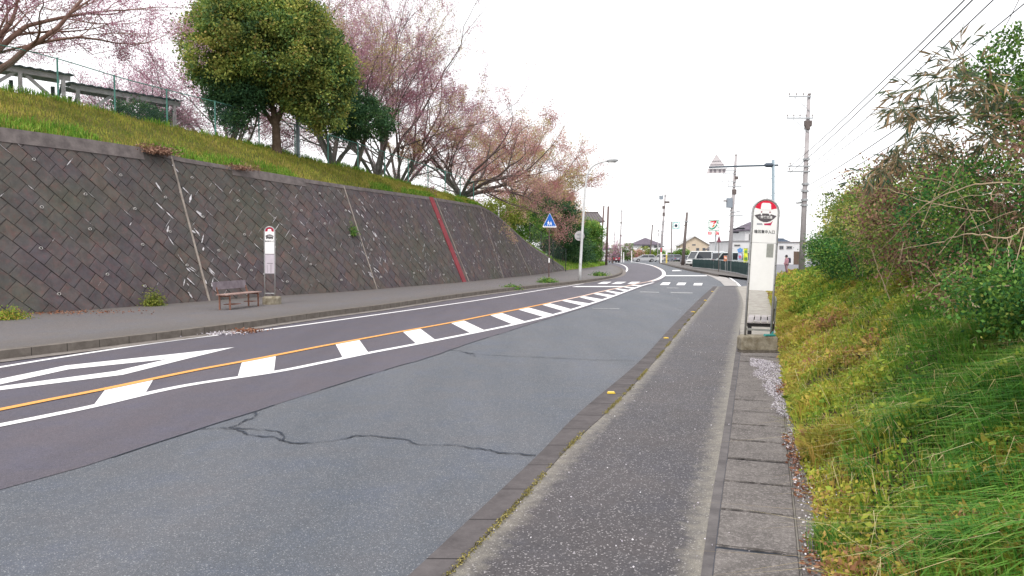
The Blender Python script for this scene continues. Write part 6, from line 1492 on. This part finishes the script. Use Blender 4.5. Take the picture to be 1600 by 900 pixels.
def cpos(px, Y): v = V(px, 400, Y); return (v.x, Y, 0.01)
car(cpos(959.5, 138), 96, 'kei', (.16, .012, .03), 'dark red boxy small van seen from behind on the far bend')
car(cpos(949.5, 150), 100, 'hatch', (.60, .55, .56), 'pale car half hidden left of the dark red small van')
car(cpos(1007, 150), 180, 'wagon', (.42, .43, .45), 'long silver car side on across the road at the bend')
car(cpos(1034, 152), 110, 'hatch', (.66, .66, .66), 'small white car behind the yellow post')
car(cpos(1051.5, 146), 108, 'hatch', (.20, .22, .28), 'blue grey car parked under the right part of the canopy')
car(cpos(1073, 112), 80, 'sedan', (.22, .22, .25), 'dark grey car parked right beside the tall brown pole')
car(cpos(1083, 118), 75, 'wagon', (.35, .34, .35), 'grey car parked between the dark grey car and the white van')
car(cpos(1102, 92), 200, 'van', (.70, .71, .72), 'big white van parked behind the green netting fence', 'van')
car(cpos(1126, 88), 70, 'minivan', (.60, .64, .70), 'white van with dark windows beside the pole under the red and green sign', 'van')
car(cpos(1147, 80), 118, 'minivan', (.62, .68, .70), 'pale blue white minivan parked behind the blue banner', 'van')

# ------------------------------------------------------------------ fence with green netting round the car park
gl = [G(1082, 418.5, .15), G(1102, 420.0, .15), G(1127, 423.3, .15), G(1150, 427.5, .15), G(1176, 434.5, .15), G(1200, 441, .15)]
nf = empty('net_fence', gl[0], 'low fence covered with dark green netting along the car park', 'fence'); S = arclen(gl); L = S[-1]; NF = 12
M_NET = NT('green_netting', .9, .1); cc_ = M_NET.ramp(M_NET.noise(14, 4, .7), [(.3, (.022, .05, .055)), (.7, (.06, .10, .10))]); M_NETm = M_NET.done(cc_)
def fh(s): return .95
for k in range(NF):
    a = at_s(gl, S, L * k / NF); b = at_s(gl, S, L * (k + 1) / NF); d_ = (b - a); n_ = Vector((d_.y, -d_.x, 0)).normalized(); mb = MB(); K = 5; vs = []
    for i in range(K + 1):
        p = a.lerp(b, i / K) - gl[0] + n_ * (.03 * math.sin(i * 1.9 + k)); vs += [p + Vector((0, 0, .10)), p + Vector((0, 0, .55)) + n_ * .02, p + Vector((0, 0, .93 + .02 * math.sin(i * 2.2)))]
    mb.add(vs, [(i * 3 + j, i * 3 + j + 1, i * 3 + j + 4, i * 3 + j + 3) for i in range(K) for j in range(2)]); mb.build('netting_panel', M_NETm, nf)
    mb = MB(); p = a - gl[0]; mb.tube([p, p + Vector((0, 0, 1.0))], .025, 6); mb.build('post', M_GALV, nf)
mb = MB(); mb.tube([p - gl[0] + Vector((0, 0, .98)) for p in resample(gl, 24)], .022, 6); mb.tube([p - gl[0] + Vector((0, 0, .08)) for p in resample(gl, 24)], .018, 6); mb.build('rail', M_GALV, nf)

# ------------------------------------------------------------------ shop signs and banners
M_TEAL = mat('sign_teal', (.02, .42, .40), .4); M_SGREEN = mat('sign_green', (.01, .28, .15), .4); M_SRED = mat('sign_bright_red', (.72, .03, .05), .4); M_SORG = mat('sign_orange', (.75, .22, .03), .4)
YS7 = 132; s7 = V(1118, 400, YS7); s7.z = 0; sr = empty('shop_pole_sign', s7, 'tall shop pole sign with a red, orange and green figure seven on white', 'shop sign')
mb = MB(); mb.tube([(0, 0, -.1), (0, 0, V(1118, 345, YS7).z)], .14, 10); mb.build('pole', M_GALV, sr)
T7 = lambda px, py: V(px, py, YS7) - s7
def p7(l, y0, y1, nm, m): q = MB(); q.prism([(T7(*a).x, T7(*a).z) for a in l], y0, y1); return q.build(nm, m, sr)
p7([(1106.3, 360.8), (1122.7, 360.8), (1122.7, 344), (1106.3, 344)], -.45, -.2, 'sign_box', M_WHITE)
for l in ([(1106.3, 360.8), (1122.7, 360.8), (1122.7, 360), (1106.3, 360)], [(1106.3, 344.8), (1122.7, 344.8), (1122.7, 344), (1106.3, 344)], [(1106.3, 360), (1107, 360), (1107, 344.8), (1106.3, 344.8)], [(1122, 360), (1122.7, 360), (1122.7, 344.8), (1122, 344.8)]): p7(l, -.47, -.451, 'sign_border', M_SGREEN)
p7([(1109, 345.8), (1118.5, 345), (1118.2, 347.4), (1108.8, 347.6)], -.475, -.452, 'red_bar', M_SRED)
p7([(1118.4, 345), (1118.2, 347.4), (1115, 350.2), (1112.6, 350)], -.475, -.452, 'orange_stroke', M_SRED)
p7([(1113.4, 351.2), (1116, 351), (1114, 354.8), (1111.4, 354.6)], -.475, -.452, 'red_stroke', M_SORG)
p7([(1107.2, 355.8), (1110.5, 357), (1114, 356), (1117, 352.6), (1119, 352.4), (1116, 357), (1112, 359), (1108.4, 358.4)], -.475, -.452, 'green_swoosh', M_SGREEN)
p7([(1119, 346.5), (1120.6, 345.6), (1121, 347.2), (1119.6, 349.6), (1118.6, 350)], -.475, -.452, 'green_stroke', M_SGREEN)
p7([(1117.2, 350.8), (1119, 351), (1120.4, 353.8), (1119, 354)], -.475, -.452, 'green_tip', M_SGREEN)
p7([(1105.4, 366.8), (1122.3, 366.8), (1122.3, 361.8), (1105.4, 361.8)], -.40, -.2, 'lower_board', M_WHITE)
for a, b, m, nm in ((1105.6, 1110.4, M_SRED, 'red_field'), (1111.2, 1111.8, M_SGREEN, 'green_edge'), (1115.8, 1116.4, M_SGREEN, 'green_edge'), (1117.2, 1122.1, M_SRED, 'red_field')): p7([(a, 366.6), (b, 366.6), (b, 362), (a, 362)], -.425, -.401, nm, m)
for x0, t_ in ((1108, '酒'), (1119.6, '煙草')): c_ = T7(x0, 364.3); text_on('sign_lettering', t_, .42 if t_ == '酒' else .27, M_WHITE, sr, (c_.x, -.428, c_.z))
YC = 150; cb = V(1049, 400, YC); cb.z = 0; cs_ = empty('cyan_sign', cb, 'small cyan striped sign with a dark round centre on a thin dark pole', 'shop sign')
mb = MB(); mb.tube([(0, 0, -.1), (0, 0, V(1050, 346, YC).z)], .11, 8); mb.build('pole', M_DPOLE, cs_)
TC = lambda px, py: V(px, py, YC) - cb
c0_ = TC(1056.2, 352.5); mb = MB(); mb.box(c0_, (1.6, .12, 1.6)); mb.build('sign_panel', M_WHITE, cs_)
q = MB()
for i in range(5):
    for j in range(5):
        if (i - 2) ** 2 + (j - 2) ** 2 < 2.2: continue
        cx_, cz_ = (i - 2) * .30, (j - 2) * .30; sgn = 1; q.prism([(c0_.x + cx_ - .14, c0_.z + cz_ - .10), (c0_.x + cx_ + .0, c0_.z + cz_ - .13), (c0_.x + cx_ + .15, c0_.z + cz_ + .10), (c0_.x + cx_ + .02, c0_.z + cz_ + .13)], -.075, -.062)
q.build('cyan_stripes', M_TEAL, cs_)
q = MB(); q.prism(arc(c0_.x, c0_.z, .30, 0, 345, 23), -.08, -.062); q.build('dark_centre', mat('sign_navy', (.02, .05, .08), .5), cs_)
# red backed triangular stop sign seen nearly edge on
rp = V(1123, 400, 62); rp.z = .15; rg = empty('maroon_sign', rp, 'narrow maroon triangular sign turned almost edge on at the side road', 'road sign')
mb = MB(); mb.tube([(0, 0, -.1), (0, 0, 3.3)], .03, 8); mb.build('pole', M_DPOLE, rg)
v0, v1, v2 = [(V(a, b, 62) - rp) for a, b in ((1119.6, 378.5), (1126.6, 378.5), (1123.3, 367.5))]
mb = MB(); mb.prism([(v0.x, v0.z), (v1.x, v1.z), (v2.x, v2.z)], -.05, -.035); mb.build('sign_plate', mat('maroon_plate', (.22, .07, .10), .6, var=.2, scale=6), rg)
# leaning dark stay beside the vans and short roadside posts
def banner(px, py0, py1, w_px, Y, col, tcol, body, label, top=False, foot=None):
    b_ = V(px + w_px / 2 + .5, 400, Y); b_.z = .02; root = empty('banner', b_, label, 'banner', 'roadside banners'); Tz = lambda px_, py_: V(px_, py_, Y) - b_
    mb = MB(); mb.tube([(0, 0, 0), (0, 0, Tz(px, py0 - 1).z)], .02, 6); mb.tube([(0, 0, Tz(px, py0).z), (Tz(px - w_px / 2, py0).x, 0, Tz(px, py0).z)], .012, 5); mb.build('pole', M_GALV, root)
    a = Tz(px - w_px / 2, py1); c_ = Tz(px + w_px / 2, py0); K = 8; vs = []
    for i in range(K + 1):
        z = a.z + (c_.z - a.z) * i / K
        for j in range(4): x_ = a.x + (c_.x - a.x) * j / 3; vs.append((x_, .04 * math.sin(i * .9 + j * .8), z))
    mb = MB(); fs = [(i * 4 + j, i * 4 + j + 1, i * 4 + j + 5, i * 4 + j + 4) for i in range(K) for j in range(3)]; mb.add(vs, fs)
    mo_ = mat(label.split()[0] + '_banner_cloth', col, .7, var=.08, scale=6); o = mb.build('cloth', mo_, root, fix=False)
    sm_ = o.modifiers.new('thick', 'SOLIDIFY'); sm_.thickness = .006
    H_ = c_.z - a.z; ww = c_.x - a.x; nch = len(body)
    for k, ch in enumerate(body): text_on('lettering', ch, min(H_ / nch, ww) * .82, tcol, root, ((a.x + c_.x) / 2, -.055, c_.z - H_ * (k + .5) / nch), weight=.004)
    if top:
        q = MB(); cc = Vector(((a.x + c_.x) / 2, -.05, c_.z - .1))
        for k in range(5): t = R(90 + 72 * k); q.prism([(cc.x + math.cos(t) * .13 + .10 * math.cos(R(j * 36)), cc.z + math.sin(t) * .11 + .09 * math.sin(R(j * 36))) for j in range(10)], -.06 - k * .002, -.046)
        q.build('flower_top', mat('banner_blue', (.12, .32, .68), .6), root)
    return root
M_TPINK = mat('lettering_pink', (.75, .12, .22), .6); M_TGRN = mat('lettering_green', (.03, .25, .10), .6); M_TORG = mat('lettering_white', (.8, .78, .74), .6)
banner(1156, 389, 406, 6.5, 57, (.50, .60, .80), M_TPINK, '洗車', 'blue and pale banner with pink lettering behind the netting fence', True)
banner(1165, 388, 410, 6.5, 55, (.72, .78, .06), M_TGRN, '車検', 'yellow banner with green lettering beside the bus stop sign')
banner(1133.5, 399.5, 408, 5, 60, (.75, .30, .18), M_TORG, '中', 'orange banner low on a thin pole at the netting fence')
yp = V(1041.5, 400, 118); yp.z = 0; yr = empty('yellow_post', yp, 'short yellow and white post at the tip of the far kerb', 'post')
mb = MB(); mb.tube([(0, 0, 0), (0, 0, 1.5)], .13, 10); mb.build('post', mat('post_yellow', (.72, .58, .16), .6), yr); mb = MB(); mb.tube([(0, 0, 1.5), (0, 0, 2.0)], .13, 10); mb.build('cap', M_WHITE, yr)
wp_ = V(1033, 400, 122); wp_.z = 0; yr = empty('white_post', wp_, 'white post with a red top at the tip of the far kerb', 'post')
mb = MB(); mb.tube([(0, 0, 0), (0, 0, 1.9)], .14, 10); mb.build('post', M_WHITE, yr); mb = MB(); mb.tube([(0, 0, 1.9), (0, 0, 2.6)], .10, 10); mb.build('cap', mat('post_red', (.62, .10, .12), .6), yr)
for k, (px_, Y, hgt, lab) in enumerate([(971, 140, 2.6, 'white roadside post right of the dark red van'), (974.5, 142, 1.9, 'second short white post right of the dark red van'), (987, 140, 2.2, 'thin white post left of the silver car')]):
    v = V(px_, 400, Y); v.z = 0; yr = empty('white_post', v, lab, 'post'); mb = MB(); mb.tube([(0, 0, 0), (0, 0, hgt)], .09, 8); mb.build('post', M_WHITE, yr); mb = MB(); mb.tube([(0, 0, hgt), (0, 0, hgt + .05)], .10, 8); mb.build('cap', M_GALV, yr)

# ------------------------------------------------------------------ person
def person(loc, rz, label):
    root = empty('person', loc, label, 'person', rz=rz); H = 1.28; s = H / 1.75
    J = {'pel': (0, 0, .93), 'chest': (0, .02, 1.28), 'neck': (0, .0, 1.45), 'head': (0, -.02, 1.56), 'top': (0, -.01, 1.70), 'ls': (.17, .02, 1.38), 'le': (.22, .02, 1.12), 'lh': (.20, -.10, .90), 'rs': (-.17, .02, 1.38), 're': (-.23, .03, 1.12), 'rh': (-.19, -.12, .93),
         'lk': (.10, -.06, .50), 'la': (.10, .06, .09), 'lt': (.10, -.10, .04), 'rk': (-.10, .02, .50), 'ra': (-.10, .14, .09), 'rt': (-.10, -.02, .04), 'lhip': (.09, 0, .88), 'rhip': (-.09, 0, .88)}
    ed = [('pel', 'chest'), ('chest', 'neck'), ('neck', 'head'), ('head', 'top'), ('chest', 'ls'), ('ls', 'le'), ('le', 'lh'), ('chest', 'rs'), ('rs', 're'), ('re', 'rh'), ('pel', 'lhip'), ('lhip', 'lk'), ('lk', 'la'), ('la', 'lt'), ('pel', 'rhip'), ('rhip', 'rk'), ('rk', 'ra'), ('ra', 'rt')]
    rad = {'pel': .13, 'chest': .14, 'neck': .055, 'head': .10, 'top': .075, 'ls': .06, 'le': .042, 'lh': .032, 'rs': .06, 're': .042, 'rh': .032, 'lk': .06, 'la': .042, 'lt': .04, 'rk': .06, 'ra': .042, 'rt': .04, 'lhip': .09, 'rhip': .09}
    def skin(name, keys, edges, grow_, m, parent):
        ks = list(keys); me = bpy.data.meshes.new(name); me.from_pydata([tuple(c * s for c in J[k]) for k in ks], [(ks.index(a), ks.index(b)) for a, b in edges], []); me.materials.append(m)
        o = bpy.data.objects.new(name, me); C.objects.link(o); o.parent = parent; sk = o.modifiers.new('skin', 'SKIN'); sv = me.skin_vertices[0].data if me.skin_vertices else None
        if sv is None: bpy.context.view_layer.objects.active = o; 
        if not me.skin_vertices:
            bpy.ops.mesh.customdata_skin_add(); sv = me.skin_vertices[0].data
        for i, k in enumerate(ks): r_ = rad[k] * s + grow_; sv[i].radius = (r_, r_); sv[i].use_root = (i == 0)
        sb_ = o.modifiers.new('sub', 'SUBSURF'); sb_.levels = 2; sb_.render_levels = 2; return o
    M_SKIN = mat('skin', (.45, .27, .20), .6)
    skin('body', J.keys(), ed, 0, M_SKIN, root)
    skin('jacket', ['pel', 'chest', 'neck', 'ls', 'le', 'lh', 'rs', 're', 'rh'], ed[:2] + ed[4:10], .014, mat('pink_jacket', (.50, .27, .33), .8, var=.12, scale=12), root)
    skin('trousers', ['pel', 'lhip', 'lk', 'la', 'rhip', 'rk', 'ra'], [e for e in ed[10:] if e[1] not in ('lt', 'rt')], .012, mat('dark_pink_trousers', (.30, .17, .21), .8), root)
    mb = MB(); 
    for k in range(9):
        pass
    mb.tube([(0, .0, 1.59 * s), (0, .0, 1.64 * s), (0, 0, 1.70 * s), (0, 0, 1.76 * s), (0, 0, 1.785 * s)], [.125 * s, .128 * s, .115 * s, .075 * s, .01], 14); mb.prism([(-.09 * s, -.10 * s), (.09 * s, -.10 * s), (.06 * s, -.2 * s), (-.06 * s, -.2 * s)], 1.61 * s, 1.63 * s, 'z'); mb.build('cap', mat('dark_cap', (.05, .045, .06), .8), root, smooth=True)
    for x_ in (-.035, .035): mb = MB(); mb.tube([(x_ * s, -.115 * s, 1.57 * s), (x_ * s, -.128 * s, 1.57 * s)], .011 * s, 8); mb.build('eye', M_INK, root)
    mb = MB(); mb.tube([(0, -.11 * s, 1.56 * s), (0, -.145 * s, 1.53 * s), (0, -.115 * s, 1.52 * s)], [.008, .012, .008], 6); mb.build('nose', M_SKIN, root)
    return root, s
pp = V(1228.5, 428.5, 50); gz_ = .45
pp = Vector((pp.x, 50, V(1228.5, 428, 50).z)); zp = pp.z
per, s_ = person((pp.x, 50, zp), R(-75), 'person in a pink jacket and dark cap wearing a backpack, walking past the bank')
mb = MB(); mb.prism([(-.13, .0), (.13, .0), (.14, .28), (.09, .36), (-.09, .36), (-.14, .28)], .0, .15); bo = mb.build('backpack', mat('navy_backpack', (.05, .05, .08), .7), None, bevel=.03)
off_ = Matrix.Rotation(R(-75), 3, 'Z') @ Vector((0, .115, 1.02 * s_)); bo.location = Vector((pp.x, 50, zp)) + off_; bo.rotation_euler = (0, 0, R(-75)); tag(bo, 'dark backpack on the back of the walking person', 'backpack')
pd = MB(); pd.prism([(-3, -3.5), (3, -3.5), (3.2, 3), (-3.2, 3)], zp - .9, zp, 'z')
M_PATH = mat('trodden_earth', (.20, .19, .10), .95, col2=(.30, .27, .16), scale=1.5)
